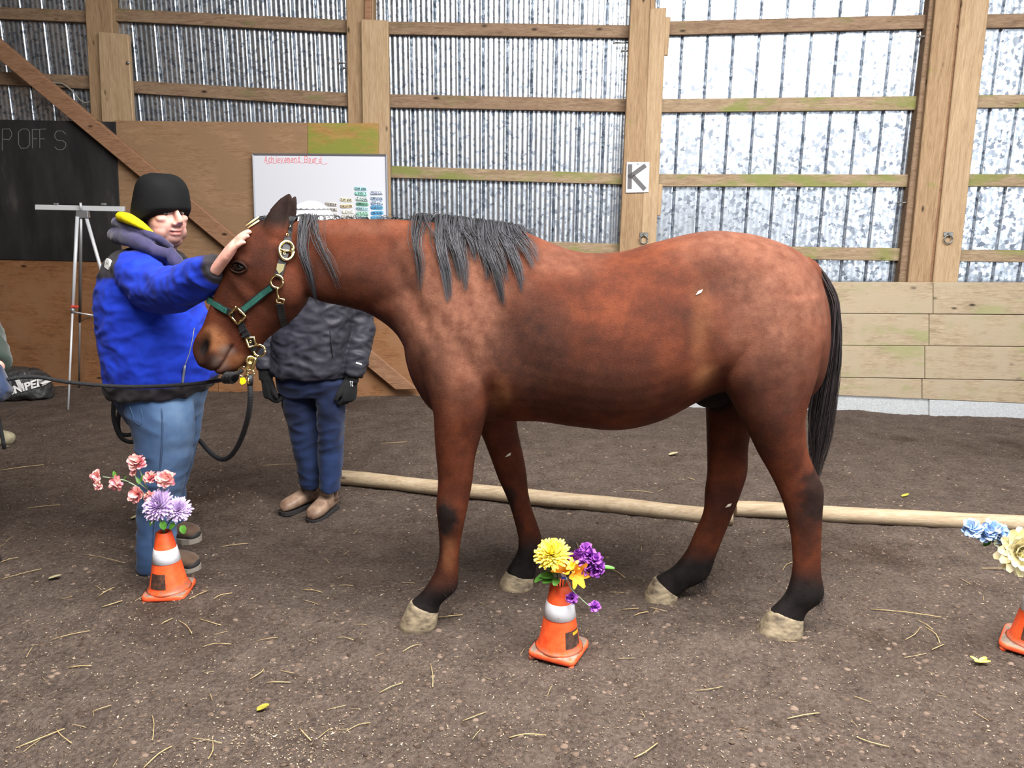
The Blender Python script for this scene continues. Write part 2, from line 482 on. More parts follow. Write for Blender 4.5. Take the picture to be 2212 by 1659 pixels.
# galvanised skirting under the planks, two lengths, the right one hanging lower
M_ZINC = simple('bright_zinc_skirting', (232, 236, 238), (196, 200, 204), 90, 0.38, 0.55, 0.1, 60)
wslab('skirting_sheet', [(1010, 812), (2010, 862), (2010, 930), (1010, 890)], 0.165, 0.006, M_ZINC, bevel=0)
wslab('skirting_sheet', [(2008, 863), (3100, 909), (3100, 948), (2008, 899)], 0.18, 0.006, M_ZINC, bevel=0)

# plywood on the left, painted black panel, upper ply, mossy ply
wslab('lower_plywood_sheet', [(-200, 558), (470, 566), (470, 850), (-200, 850)], 0.165, 0.018, M_PLYL)
wslab('lower_plywood_sheet', [(471, 566), (1010, 570), (1010, 870), (471, 860)], 0.163, 0.018, M_PLYL)
wslab('upper_plywood_sheet', [(246, 260), (664, 265), (664, 572), (246, 568)], 0.166, 0.018, M_PLY)
wslab('upper_plywood_sheet', [(664.5, 265), (817, 266), (817, 572), (664.5, 572)], 0.168, 0.018, M_PLYM)
# ================================================================== horse
HY = 2.90
def pix_loft(mb, rows, Y, n=24, k=4, p=2.0, egg=0.0):
    """rows: u1,v1,u2,v2, half width, offset of the section from the plane Y"""
    st = []
    for r in rows:
        dy = r[5] if len(r) > 5 else 0.0
        a = atY(r[0], r[1], Y + dy); b = atY(r[2], r[3], Y + dy)
        st.append(np.concatenate([(a + b) / 2, (a - b) / 2, [r[4]]]))
    st = catmull(st, k)
    return mb.loft([ring(s[:3], s[3:6], (0, max(s[6], 0.004), 0), n, p, egg) for s in st])

raw = MB()
TR = [(876, 690, 879, 775, .06), (905, 605, 900, 830, .15), (958, 535, 940, 885, .185), (1040, 500, 1010, 904, .21),
      (1120, 498, 1090, 904, .235), (1190, 526, 1170, 904, .262), (1260, 547, 1250, 914, .295), (1340, 545, 1330, 918, .31),
      (1420, 524, 1410, 902, .308), (1490, 506, 1480, 868, .288), (1550, 500, 1545, 840, .268), (1620, 506, 1610, 850, .262),
      (1690, 528, 1680, 860, .245), (1738, 557, 1738, 850, .195), (1766, 610, 1766, 790, .12), (1780, 660, 1778, 730, .04)]
pix_loft(raw, TR, HY, 40, 4, 2.15, 0.10)
NK = [(600, 492, 640, 610, .058), (640, 478, 672, 640, .062), (700, 476, 704, 652, .072), (770, 474, 756, 662, .092), (840, 474, 812, 684, .105),
      (910, 479, 862, 724, .13), (985, 486, 895, 790, .16), (1065, 496, 950, 850, .18)]
pix_loft(raw, NK, HY, 32, 4, 2.1, 0.22)
HD = [(590, 472, 640, 520, .045), (560, 480, 655, 570, .08), (530, 506, 664, 622, .097), (504, 545, 660, 652, .094), (483, 590, 640, 682, .080),
      (465, 640, 606, 708, .067), (452, 672, 574, 734, .059), (440, 703, 552, 764, .056), (427, 728, 535, 784, .057), (423, 752, 516, 798, .056), (432, 779, 492, 806, .046), (450, 793, 474, 804, .022)]
pix_loft(raw, HD, HY, 32, 4, 2.7, 0.08)
# near fore, near hind, far fore, far hind  (coronet last)
nf = [(895, 700, 1070, 690, .07, .03), (905, 770, 1068, 765, .085, .02), (918, 830, 1063, 830, .09, .01), (936, 882, 1052, 885, .085), (939, 930, 1039, 935, .074), (944, 990, 1025, 990, .058), (947, 1040, 1019, 1040, .048),
      (944, 1085, 1011, 1085, .046), (946, 1120, 1003, 1125, .043), (950, 1165, 995, 1165, .031), (949, 1200, 990, 1205, .03), (940, 1235, 989, 1245, .036), (925, 1262, 985, 1272, .041), (908, 1284, 952, 1303, .034), (884, 1303, 946, 1324, .043)]
nh = [(1560, 640, 1768, 640, .085, .03), (1548, 730, 1776, 730, .10, .01), (1556, 810, 1764, 800, .10), (1584, 870, 1746, 860, .094), (1612, 920, 1736, 910, .082), (1640, 980, 1744, 975, .064), (1671, 1035, 1764, 1025, .05),
      (1690, 1080, 1777, 1058, .045), (1705, 1130, 1774, 1122, .039), (1712, 1180, 1772, 1180, .032), (1713, 1230, 1772, 1235, .032), (1703, 1275, 1777, 1287, .042), (1687, 1298, 1742, 1319, .035), (1663, 1322, 1733, 1340, .043)]
ff = [(980, 830, 1110, 820, .08, -.02), (1010, 880, 1112, 880, .075), (1038, 930, 1117, 925, .066), (1060, 985, 1129, 980, .055), (1076, 1030, 1137, 1030, .048), (1092, 1065, 1140, 1062, .046),
      (1105, 1100, 1148, 1098, .042), (1117, 1145, 1163, 1140, .031), (1121, 1170, 1170, 1165, .031), (1118, 1192, 1174, 1185, .038), (1106, 1214, 1160, 1217, .034), (1093, 1236, 1152, 1250, .043)]
fh = [(1500, 760, 1660, 760, .08, -.02), (1522, 830, 1640, 840, .08), (1527, 885, 1624, 905, .074), (1528, 950, 1615, 960, .06), (1530, 1010, 1613, 1015, .05), (1524, 1060, 1603, 1052, .046), (1521, 1105, 1583, 1105, .04),
      (1502, 1150, 1564, 1152, .033), (1482, 1193, 1546, 1198, .032), (1455, 1226, 1527, 1245, .041), (1434, 1238, 1482, 1271, .034), (1411, 1253, 1462, 1287, .043)]
hoofs = [((884, 1302, 947, 1322), (861, 1345, 941, 1352)), ((1664, 1320, 1734, 1338), (1634, 1358, 1729, 1374)), ((1094, 1234, 1153, 1248), (1076, 1264, 1150, 1262)), ((1412, 1251, 1464, 1286), (1389, 1284, 1458, 1300))]
def hoofY(b): return float(atZ((b[0] + b[2]) / 2, (b[1] + b[3]) / 2, 0.004)[1])
LY = [hoofY(h[1]) for h in hoofs]
for rows, Y in zip((nf, nh, ff, fh), LY):
    pix_loft(raw, rows, Y, 24, 4, 2.2)
# elbows, sheath, ears, tail dock, lips
raw.ell(atY(1536, 846, HY), (.08, .055, .062))
raw.tube([atY(1735, 575, HY), atY(1757, 590, HY), atY(1775, 640, HY)], [.04, .03, .02], 12, 3)
def ear(b0, mid, tip, Y, w0, w1):
    P = catmull([atY(*b0, Y), atY(*mid, Y), atY(*tip, Y)], 6); rs = []
    for i, p in enumerate(P):
        q = i / (len(P) - 1); w = (w0 * (1 - q) + w1 * q) * (1 - q ** 5 * 0.85)
        d = P[min(i + 1, len(P) - 1)] - P[max(i - 1, 0)]; d /= np.linalg.norm(d)
        a = np.cross(d, (0, 1, 0)); a /= np.linalg.norm(a)
        rs.append(ring(p, a * w, np.array((0, .016 * (1 - q * .4), 0)), 16))
    raw.loft(rs)
ear((592, 510), (604, 464), (627, 419), HY - 0.058, .050, .029)
ear((612, 500), (626, 462), (638, 424), HY + 0.05, .03, .022)
horse_me = fuse(raw, 'horse_body', 0.0075, 7)

# muscles and hollows: (u, v, size across, size along, turn, height in m)
V, N = get_vn(horse_me)
V = V + N * 0.0025
def proj(P):
    d = P - CAM; cp, sp = math.cos(PITCH), math.sin(PITCH)
    dep = d[:, 1] * cp - d[:, 2] * sp; up = d[:, 1] * sp + d[:, 2] * cp
    x, y = d[:, 0] / dep, -up / dep
    c, s = math.cos(ROLL), math.sin(ROLL)
    return np.stack([1106 + F * (x * c - y * s), 829.5 + F * (x * s + y * c)], 1), dep
UV, DEP = proj(V); FRONT = N[:, 1] < 0.25
def surf(u, v, out=0.0):
    """point of the horse's near side met at this place"""
    d = np.hypot(UV[:, 0] - u, UV[:, 1] - v); r = 5.0
    while True:
        i = np.where((d < r) & FRONT)[0]
        if len(i): break
        r *= 1.5
    i = i[DEP[i] < DEP[i].min() + 0.06]
    p = np.average(V[i], axis=0, weights=1 / (d[i] + 1)); n = N[i].mean(0)
    return p + n / np.linalg.norm(n) * out
def hxz(u, v):
    if v == 0: return atY(u, 700, HY)[[0, 2]]
    return surf(u, v)[[0, 2]]
PX = 1 / 568.0
XZ = V[:, [0, 2]]
flat = 0.25 + 0.75 * np.abs(N[:, 1])
D = np.zeros(len(V))
for (u, v, su, sv, rot, h) in [
    (985, 690, 26, 120, 35, .010), (940, 745, 40, 45, 0, .012), (890, 640, 16, 130, 28, -.014), (1090, 700, 30, 110, 25, -.010), (1010, 830, 55, 45, 0, .016), (1065, 860, 16, 50, 15, -.014),
    (1060, 560, 60, 40, 0, -.006), (1530, 610, 50, 38, 20, -.020), (1545, 560, 34, 18, 0, .012), (1515, 720, 24, 100, 8, -.013), (1580, 800, 40, 60, -20, .018), (1545, 830, 20, 50, -25, -.016),
    (1640, 690, 70, 110, 0, .010), (1720, 800, 16, 110, 12, -.010), (1670, 930, 30, 50, 20, .006), (1735, 1000, 12, 46, -18, -.008), (1330, 700, 120, 90, 0, .008), (760, 590, 60, 25, 5, .008), (830, 650, 70, 18, 25, -.008),
    (700, 560, 16, 60, 5, -.006), (615, 640, 38, 36, 0, .012), (672, 610, 9, 60, -5, -.010), (655, 672, 16, 12, 40, -.006), (560, 650, 26, 46, 40, -.010), (520, 625, 12, 60, 38, .008), (480, 680, 16, 40, 30, -.006), (560, 520, 22, 18, 30, -.009), (611, 466, 8, 30, -18, -.012), (520, 560, 20, 10, -20, .012), (513, 590, 16, 9, -10, .005),
    (470, 750, 22, 26, 20, .006), (965, 1105, 22, 22, 0, .006), (965, 960, 20, 60, 0, .004), (1000, 930, 12, 60, 6, -.004), (1745, 1060, 20, 24, 0, .005), (1725, 1075, 10, 40, -8, -.006)]:
    c = hxz(u, v); d = XZ - c; a = R(-rot); ca, sa = math.cos(a), math.sin(a)
    x = (d[:, 0] * ca - d[:, 1] * sa) / (su * PX); z = (d[:, 0] * sa + d[:, 1] * ca) / (sv * PX)
    D += h * np.exp(-0.5 * (x * x + z * z) * 2.0) * flat
# faint ribs
rib = sstep(hxz(1180, 0)[0], hxz(1240, 0)[0], V[:, 0]) * (1 - sstep(hxz(1420, 0)[0], hxz(1500, 0)[0], V[:, 0])) * np.exp(-((V[:, 2] - hxz(1300, 720)[1]) / 0.16) ** 2)
D += 0.0007 * np.sin((V[:, 0] - 0.15 * V[:, 2]) * 2 * math.pi / 0.062) * rib * flat
D += 0.0025 * vnoise(V, 9.0, 1.0) * (V[:, 2] > 0.5)
# nostrils and mouth line
nst = hxz(438, 752)
dn = XZ - nst; a = R(62); q = np.hypot((dn[:, 0] * math.cos(a) + dn[:, 1] * math.sin(a)) / (24 * PX), (-dn[:, 0] * math.sin(a) + dn[:, 1] * math.cos(a)) / (12 * PX))
nost = np.exp(-q ** 2 * 1.2) * (np.abs(N[:, 1]) > 0.1)
D += -0.022 * nost + 0.006 * np.exp(-((q - 1.7) / 0.5) ** 2) * (np.abs(N[:, 1]) > 0.2)
mouth = seg_dist(XZ, [hxz(500, 748), hxz(491, 762), hxz(482, 782), hxz(470, 797), hxz(462, 801)])
D += -0.011 * np.exp(-(mouth / 0.007) ** 2) * (V[:, 0] < hxz(520, 0)[0])
V2 = V + N * D[:, None]
set_v(horse_me, V2)

# coat: dark points, muzzle, tan flank and inner legs, plus painted light and shade
V, N = get_vn(horse_me); XZ = V[:, [0, 2]]
nz1 = vnoise(V, 14.0, 3.0); nz2 = vnoise(V, 40.0, 5.0)
def blob(u, v, su, sv, soft=0.35):
    d = XZ - hxz(u, v); r = np.hypot(d[:, 0] / (su * PX), d[:, 1] / (sv * PX)) + 0.25 * nz1
    return 1 - sstep(1 - soft, 1 + soft, r)
z = V[:, 2] + 0.02 * nz1
x = V[:, 0]
legs = z < 0.62
near = V[:, 1] < HY
black = np.zeros(len(V))
def legpaint(sel, zlo, zhi): return sel * (1 - sstep(zlo, zhi, z))
fore = x < hxz(1260, 0)[0]
black = np.maximum(black, legpaint(fore & near, 0.13, 0.27)); black = np.maximum(black, legpaint(fore & ~near, 0.17, 0.29))
black = np.maximum(black, legpaint(~fore & near, 0.20, 0.34)); black = np.maximum(black, legpaint(~fore & ~near, 0.17, 0.28))
def blobp(u, v, su, sv, Y, soft=0.4):
    p = atY(u, v, Y); d = V[:, [0, 2]] - p[[0, 2]]; r = np.hypot(d[:, 0] / (su * PX), d[:, 1] / (sv * PX)) + 0.35 * nz1 + 0.3 * nz2
    return (1 - sstep(1 - soft, 1 + soft, r)) * (np.abs(V[:, 1] - Y) < 0.14)
black = np.maximum(black, 0.95 * blobp(966, 1110, 24, 38, LY[0])); black = np.maximum(black, 0.55 * blobp(945, 1180, 12, 70, LY[0]))
black = np.maximum(black, 0.85 * blobp(1755, 1065, 34, 62, LY[1])); black = np.maximum(black, 0.5 * blobp(1740, 1120, 30, 70, LY[1]))
black = np.maximum(black, 0.8 * blobp(1100, 1075, 16, 34, LY[2])); black = np.maximum(black, 0.6 * blobp(1120, 1150, 14, 60, LY[2])); black = np.maximum(black, 0.4 * blobp(1555, 1070, 46, 40, LY[3]))
black = np.maximum(black, 0.7 * blobp(1470, 1205, 40, 40, LY[3])); shc = atY(1536, 850, HY); black = np.maximum(black, 0.95 * (1 - sstep(.8, 1.15, np.linalg.norm((V - shc) / (.11, .10, .085), axis=1))) * (z < shc[2] + .045))
black = np.maximum(black, np.clip(1.7 * nost, 0, .97))
black = np.maximum(black, 0.72 * blob(442, 778, 30, 26, .5)); black = np.maximum(black, 0.6 * blob(428, 752, 12, 28, .5))
black = np.maximum(black, 0.75 * np.exp(-(mouth / 0.005) ** 2) * (x < hxz(520, 0)[0]))
earm = (z > hxz(600, 500)[1]) * (x > hxz(560, 0)[0]) * (x < hxz(690, 0)[0]) * ((np.abs(V[:, 1] - HY) > 0.028) | (z > hxz(600, 478)[1] + .03)) * (z > atY(700, 476, HY)[2] - .09)
black = np.maximum(black, 0.86 * earm * (x < atY(652, 470, HY)[0]) * sstep(atY(600, 496, HY - .06)[2], atY(600, 466, HY - .06)[2], z))
black = np.maximum(black, 0.85 * blob(612, 462, 10, 32, .4) * earm)
grey = np.maximum(0.45 * blob(478, 786, 16, 20, .7), 0.5 * blob(490, 758, 16, 11, .7)) * (1 - np.exp(-(mouth / 0.006) ** 2))
tan = np.maximum.reduce([0.75 * blob(462, 735, 26, 26, .6), 0.6 * blob(505, 780, 26, 18, .6), 0.3 * blob(1515, 720, 18, 70, .9), 0.6 * blob(1522, 815, 22, 26, .8), 0.4 * blob(1085, 850, 18, 36, .6), 0.4 * blob(970, 1200, 14, 40, .6)])
dark = np.maximum.reduce([0.9 * blob(1150, 770, 75, 115, .5), 0.65 * blob(1270, 840, 150, 66, .6), 0.6 * blob(925, 800, 40, 70, .6), 0.6 * blob(770, 600, 110, 60, .8), 0.5 * blob(1570, 600, 60, 50, .7), 0.5 * blob(1600, 900, 60, 60, .7), 0.5 * blob(1640, 830, 70, 60, .8), 0.4 * blob(540, 620, 90, 70, .8)])  # darker coat patches, with shade painted in on barrel, belly and chest
dust_and_lit = np.maximum.reduce([0.95 * blob(985, 670, 120, 150, .6), 0.75 * blob(1690, 650, 110, 130, .6), 0.7 * blob(1630, 535, 140, 46, .7), 0.45 * blob(1190, 560, 90, 34, .7), 0.4 * blob(760, 490, 160, 16, .6), 0.5 * blob(1700, 760, 80, 90, .7)])  # dusty coat, with light painted in on shoulder, rump and croup
for nm, a in (('black', black), ('tan', tan), ('dark', dark), ('dust_and_lit', dust_and_lit), ('grey', grey)): set_attr(horse_me, nm, np.clip(a, 0, 1))

t = NT('bay_horse_coat')
v = t.coord((1, 1, 1), rand=False); vh = t.coord((22, 22, 90), rand=False, rot=(0, R(28), 0))
big = t.noise(v, 7.0, 6, 0.66); hair = t.noise(vh, 9.0, 4, 0.7); med = t.noise(v, 26.0, 4, 0.6)
spot = t.noise(v, 60.0, 3, 0.6)
col = t.ramp(big, [(0.25, (45, 19, 10)), (0.48, (75, 33, 17)), (0.74, (106, 52, 29))])
col = t.mix(t.attr('dust_and_lit'), col, t.ramp(med, [(0.3, (92, 54, 40)), (0.7, (128, 86, 68))]))
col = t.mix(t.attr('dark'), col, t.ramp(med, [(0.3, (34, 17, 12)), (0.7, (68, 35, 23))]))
col = t.mix(t.attr('tan'), col, t.ramp(med, [(0.3, (124, 76, 46)), (0.7, (156, 106, 70))]))
col = t.mix(t.math('MULTIPLY', t.step(hair, 0.45, 0.75), 0.08), col, (206, 140, 100), 'SCREEN')
col = t.mix(t.math('MULTIPLY', t.step(hair, 0.55, 0.25), 0.30), col, (58, 30, 20))
col = t.mix(t.math('MULTIPLY', t.step(spot, 0.68, 0.8), 0.35), col, (64, 36, 26))
col = t.mix(t.attr('black'), col, t.ramp(med, [(0.3, (15, 12, 11)), (0.75, (34, 28, 27))]))
col = t.mix(t.attr('grey'), col, (128, 116, 108))
t.bump(t.math('ADD', hair, t.math('MULTIPLY', med, 0.6)), 0.6, 0.005)
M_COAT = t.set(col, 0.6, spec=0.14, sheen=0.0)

horse_base = atY(1330, 1310, HY); horse_base[2] = 0
horse = thing('horse', 'brown bay horse standing side-on with black mane and tail', 'horse', horse_base)
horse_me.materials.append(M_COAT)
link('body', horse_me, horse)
M_HOOF = simple('pale_muddy_hoof', (158, 143, 116), (78, 66, 54), 26, 0.75, 0, 0.5, 60, (1, 1, 2))
for (c, b), Y in zip(hoofs, LY):
    mb = MB(); rs = []
    A0, A1 = atY(c[0], c[1], Y), atY(c[2], c[3], Y); B0, B1 = atY(b[0], b[1], Y), atY(b[2], b[3], Y)
    B0[2] = B1[2] = -0.004
    for q, g in ((-0.12, .9), (0.0, 1.0), (0.35, 1.02), (0.75, 1.05), (0.93, 1.04), (1.0, .98)):
        P0 = A0 + (B0 - A0) * q; P1 = A1 + (B1 - A1) * q
        rs.append(ring((P0 + P1) / 2, (P0 - P1) / 2 * g, np.array((0, (.046 + .02 * max(q, 0)) * g, 0)), 24, 2.4))
    mb.loft(rs); build(mb, 'hoof', M_HOOF, horse, True, label='pale muddy unshod hoof')
# eye with lids
M_EYE = NT('dark_wet_eye').set((14, 9, 7), 0.08, spec=0.8)
M_LID = simple('dark_eyelid', (46, 26, 19), (30, 17, 12), 60, 0.75, spec=0.15)
for sgn in (-1, 1):
    c = surf(517, 577)
    if sgn > 0: c[1] = 2 * HY - c[1]
    e = c + np.array((0, -sgn * .009, 0)); mb = MB(); mb.ell(e, (.026, .02, .019)); eo = build(mb, 'eye', M_EYE, horse, True)
    mb = MB()
    for uvs, r in ((((499, 580), (504, 572), (512, 566), (522, 566), (530, 571), (536, 580)), .0058), (((499, 580), (506, 586), (516, 589), (527, 587), (536, 580)), .004)):
        P = [surf(u, v, .004) for u, v in uvs]
        if sgn > 0: P = [np.array((p[0], 2 * HY - p[1], p[2])) for p in P]
        mb.tube(P, [.003, r, r, .003], 10, 4)
    build(mb, 'eyelid', M_LID, horse, True)

# hair: tapered strands
def strand(mb, pts, r, k=3):
    pts = catmull(pts, k); n = len(pts)
    t = pts[-1] - pts[0]; a = np.cross(t, (0, 1, 0)); a = a / (np.linalg.norm(a) + 1e-9); b = np.array((0, 1.0, 0))
    vs, fs = [], []
    for i, p in enumerate(pts):
        w = r * (1 - 0.85 * (i / (n - 1)) ** 1.5)
        vs += [p + a * w, p - a * w * .5 + b * w * .8, p - a * w * .5 - b * w * .8]
    for i in range(n - 1):
        for j in range(3):
            q = (j + 1) % 3; fs.append((i * 3 + j, i * 3 + q, i * 3 + 3 + q, i * 3 + 3 + j))
    mb.add(vs, fs)
def hairmat(name, d, l):
    t = NT(name); g = t.n('NewGeometry'); col = t.ramp(g.outputs['Random Per Island'], [(0.1, d), (0.9, l)])
    return t.set(col, 0.5, spec=0.4)
M_MANE = hairmat('charcoal_mane_hair', (16, 15, 17), (70, 70, 75))
M_TAIL = hairmat('black_tail_hair', (14, 12, 13), (52, 42, 42))
crest = catmull([atY(u, v, HY) for u, v in ((648, 474), (720, 470), (800, 468), (880, 470), (960, 474), (1040, 484), (1100, 492), (1140, 502))], 10)
def crest_at(u):
    xs = crest[:, 0]; x = atY(u, 485, HY)[0]; i = int(np.clip(np.searchsorted(xs, x), 1, len(xs) - 1))
    return crest[i].copy()
def side_y(p, extra=0.008):
    """keep a point just outside the near side of the neck"""
    d = np.hypot(V[:, 0] - p[0], V[:, 2] - p[2]); s = d < 0.02
    if s.any(): p[1] = V[s, 1].min() - extra
    return p
mb = MB()
locks = [(660, 690, 655, 34), (676, 745, 620, 14), (656, 655, 540, 10), (905, 918, 622, 26), (915, 965, 545, 8), (950, 978, 640, 60), (970, 1000, 600, 45), (990, 1012, 618, 40), (1000, 1030, 560, 36), (1015, 1050, 560, 40), (1035, 1058, 600, 40), (1045, 1088, 645, 60), (1055, 1095, 600, 34), (1075, 1120, 585, 34), (1090, 1128, 620, 40), (1105, 1150, 575, 26), (1115, 1160, 560, 22)]
for (u0, u1, v1, cnt) in locks:
    root = crest_at(u0)
    for i in range(int(cnt * 1.4)):
        ju = rng.normal(0, 9); tip = atY(u1 + rng.normal(0, 3) + ju * .2, v1 - abs(rng.normal(0, 18)), HY)
        r0 = crest_at(u0 + ju) + np.array((0, rng.uniform(-.015, .02), -.008))
        top = r0 + np.array((rng.normal(0, .004), -.012, .016 + rng.uniform(0, .012)))
        m1 = r0 * .62 + tip * .38 + np.array((-.012 * (u1 > u0) + rng.normal(0, .004), 0, .022)); m2 = r0 * .3 + tip * .7 + np.array((rng.normal(0, .004), 0, .012))
        out = rng.uniform(.004, .016)
        strand(mb, [r0, top, side_y(m1, out + .004), side_y(m2, out), side_y(tip.copy(), .003)], rng.uniform(.0011, .0023), 3)
# short crest hair between the locks and hair falling to the far side
for i in range(900):
    u = rng.uniform(640, 1140) if i < 350 else rng.uniform(870, 1140); r0 = crest_at(u) + np.array((0, rng.uniform(-.012, .015), -.012))
    if u < 890: e = r0 + np.array((rng.uniform(.0, .05), rng.uniform(.03, .09), rng.uniform(-.07, -.01)))
    else: e = r0 + np.array((rng.uniform(.0, .05), rng.uniform(.0, .08), rng.uniform(-.05, .012)))
    m = (r0 + e) / 2 + np.array((0, 0, rng.uniform(.012, .03)))
    strand(mb, [r0, m, e], rng.uniform(.0015, .003), 3)
build(mb, 'mane', M_MANE, horse, True, label='long charcoal black mane falling in locks')
mb = MB()
for i in range(170):
    r0 = atY(596 + rng.normal(0, 9), 484 + rng.normal(0, 4), HY + rng.uniform(-.03, .03)); e = atY(rng.uniform(528, 575), rng.uniform(480, 506), HY + rng.uniform(-.03, .04))
    m = (r0 + e) / 2 + np.array((0, rng.normal(0, .01), rng.uniform(.012, .032)))
    strand(mb, [r0, m, e], rng.uniform(.001, .002), 3)
build(mb, 'forelock', M_MANE, horse, True)
M_CLIP = simple('cream_hair_clip', (232, 214, 160), (206, 180, 120), 40, 0.45)
mb = MB(); 
for (a, b) in (((531, 488), (559, 468)), ((535, 493), (560, 476))):
    mb.tube([atY(*a, HY - .05), atY(*b, HY - .04)], [.002, .0036, .003], 8, 2)
build(mb, 'forelock_clip', M_CLIP, horse, True)
# feather hair behind the fetlocks
for (u, v, Y, cnt) in ((980, 1275, LY[0], 60), (1772, 1298, LY[1], 80), (1163, 1216, LY[2], 40), (1520, 1258, LY[3], 70)):
    mb = MB()
    for i in range(cnt):
        p = atY(u - 4 + rng.normal(0, 6), v - 6 + rng.normal(0, 10), Y) + np.array((0, rng.normal(0, .02), 0))
        e = p + np.array((rng.uniform(-.012, .026), rng.normal(0, .012), -rng.uniform(.012, .048)))
        strand(mb, [p + np.array((-.012, 0, .012)), p, e], rng.uniform(.0008, .0016), 2)
    build(mb, 'fetlock_hair', M_TAIL, horse, True)
# tail
mb = MB()
spine = [(1752, 560), (1780, 606), (1798, 672), (1797, 760), (1784, 850), (1772, 940), (1762, 1022)]
for i in range(900):
    s = rng.normal(0, 1); dy = rng.normal(0, .022); L = rng.uniform(.82, 1.03)
    pts = []
    for j, (u, v) in enumerate(spine):
        q = j / (len(spine) - 1); wid = (2.5, 7, 9, 13, 17, 17, 6)[j]
        pts.append(atY(u + np.clip(s, -1.7, 1.7) * wid * .85 + rng.normal(0, 1.2), 562 + (v - 562) * (L if j > 1 else 1), HY + dy * (0.4 + q) + .01))
    strand(mb, pts, rng.uniform(.0012, .0024), 3)
build(mb, 'tail_hair', M_TAIL, horse, True, label='long black tail hanging down to the hocks')
# ================================================================== people
def fabric(name, c1, c2, rough=0.85, scale=14, sheen=0.2, weave=260, bump=0.25, masks=()):
    t = NT(name); v = t.coord((1, 1, 1), rand=False)
    col = t.ramp(t.noise(v, scale, 5, 0.6), [(0.3, c2), (0.7, c1)])
    for nm, m1, m2 in masks:
        col = t.mix(t.attr(nm), col, t.ramp(t.noise(v, scale * 2, 4), [(0.3, m2), (0.7, m1)]))
    t.bump(t.noise(v, weave, 2), bump, 0.002)
    return t.set(col, rough, spec=0.2, sheen=sheen)
M_FLEECE = fabric('blue_fleece_with_black_yoke', (26, 58, 186), (18, 40, 150), masks=[('yoke', (52, 48, 52), (34, 32, 36))], sheen=0.04)
M_JEANL = fabric('faded_blue_denim', (68, 94, 132), (40, 62, 98), scale=5, masks=[('fade', (112, 138, 170), (80, 108, 146))], sheen=0.1)
M_JEAND = fabric('dark_indigo_denim', (22, 34, 66), (12, 18, 40), scale=6, masks=[('fade', (40, 62, 108), (28, 46, 84))], sheen=0.1)
M_SHELL = fabric('charcoal_shell_fabric', (54, 54, 62), (38, 38, 45), rough=0.5, sheen=0.0, weave=400, bump=0.1)
M_GREENC = fabric('dark_green_coat_fabric', (44, 56, 48), (30, 38, 34))
M_BEANIE = fabric('black_fleece_beanie', (14, 14, 16), (9, 9, 10), sheen=0.0)
M_HOOD = fabric('navy_hood_cotton', (62, 58, 92), (44, 42, 70))
M_YELLOW = fabric('yellow_hood_lining', (246, 226, 30), (220, 196, 14), sheen=0.0)
M_KNIT = fabric('white_knit_wool', (218, 218, 220), (186, 186, 190))
M_KNITG = fabric('grey_knit_stripe', (120, 120, 124), (92, 92, 96))
M_GLOVE = fabric('black_glove_knit', (24, 24, 26), (14, 14, 16), sheen=0.03)
M_WHITE = NT('white_print').set((232, 232, 232), 0.5)
M_SHOE = fabric('brown_suede_shoe', (112, 90, 74), (82, 64, 52))
M_SOLE = NT('dark_rubber_sole').set((44, 42, 42), 0.7)
M_SOLEL = NT('grey_rubber_midsole').set((150, 142, 132), 0.7)
M_BOOT = simple('worn_tan_leather', (158, 132, 112), (112, 86, 70), 22, 0.5, 0, 0.3, 40)
M_ELAST = fabric('brown_elastic_gusset', (70, 48, 42), (52, 36, 32))
t = NT('pink_skin'); v = t.coord((1, 1, 1), rand=False)
col = t.ramp(t.noise(v, 40, 4), [(0.3, (196, 140, 124)), (0.7, (214, 164, 150))])
col = t.mix(t.attr('stubble'), col, (100, 74, 72)); col = t.mix(t.attr('lips'), col, (186, 104, 98))
M_SKIN = t.set(col, 0.45, spec=0.4)
t.b.inputs['Subsurface Weight'].default_value = 0.08; t.b.inputs['Subsurface Radius'].default_value = (0.02, 0.008, 0.005)
M_HAIR = NT('dark_brown_hair').set((48, 34, 28), 0.6)

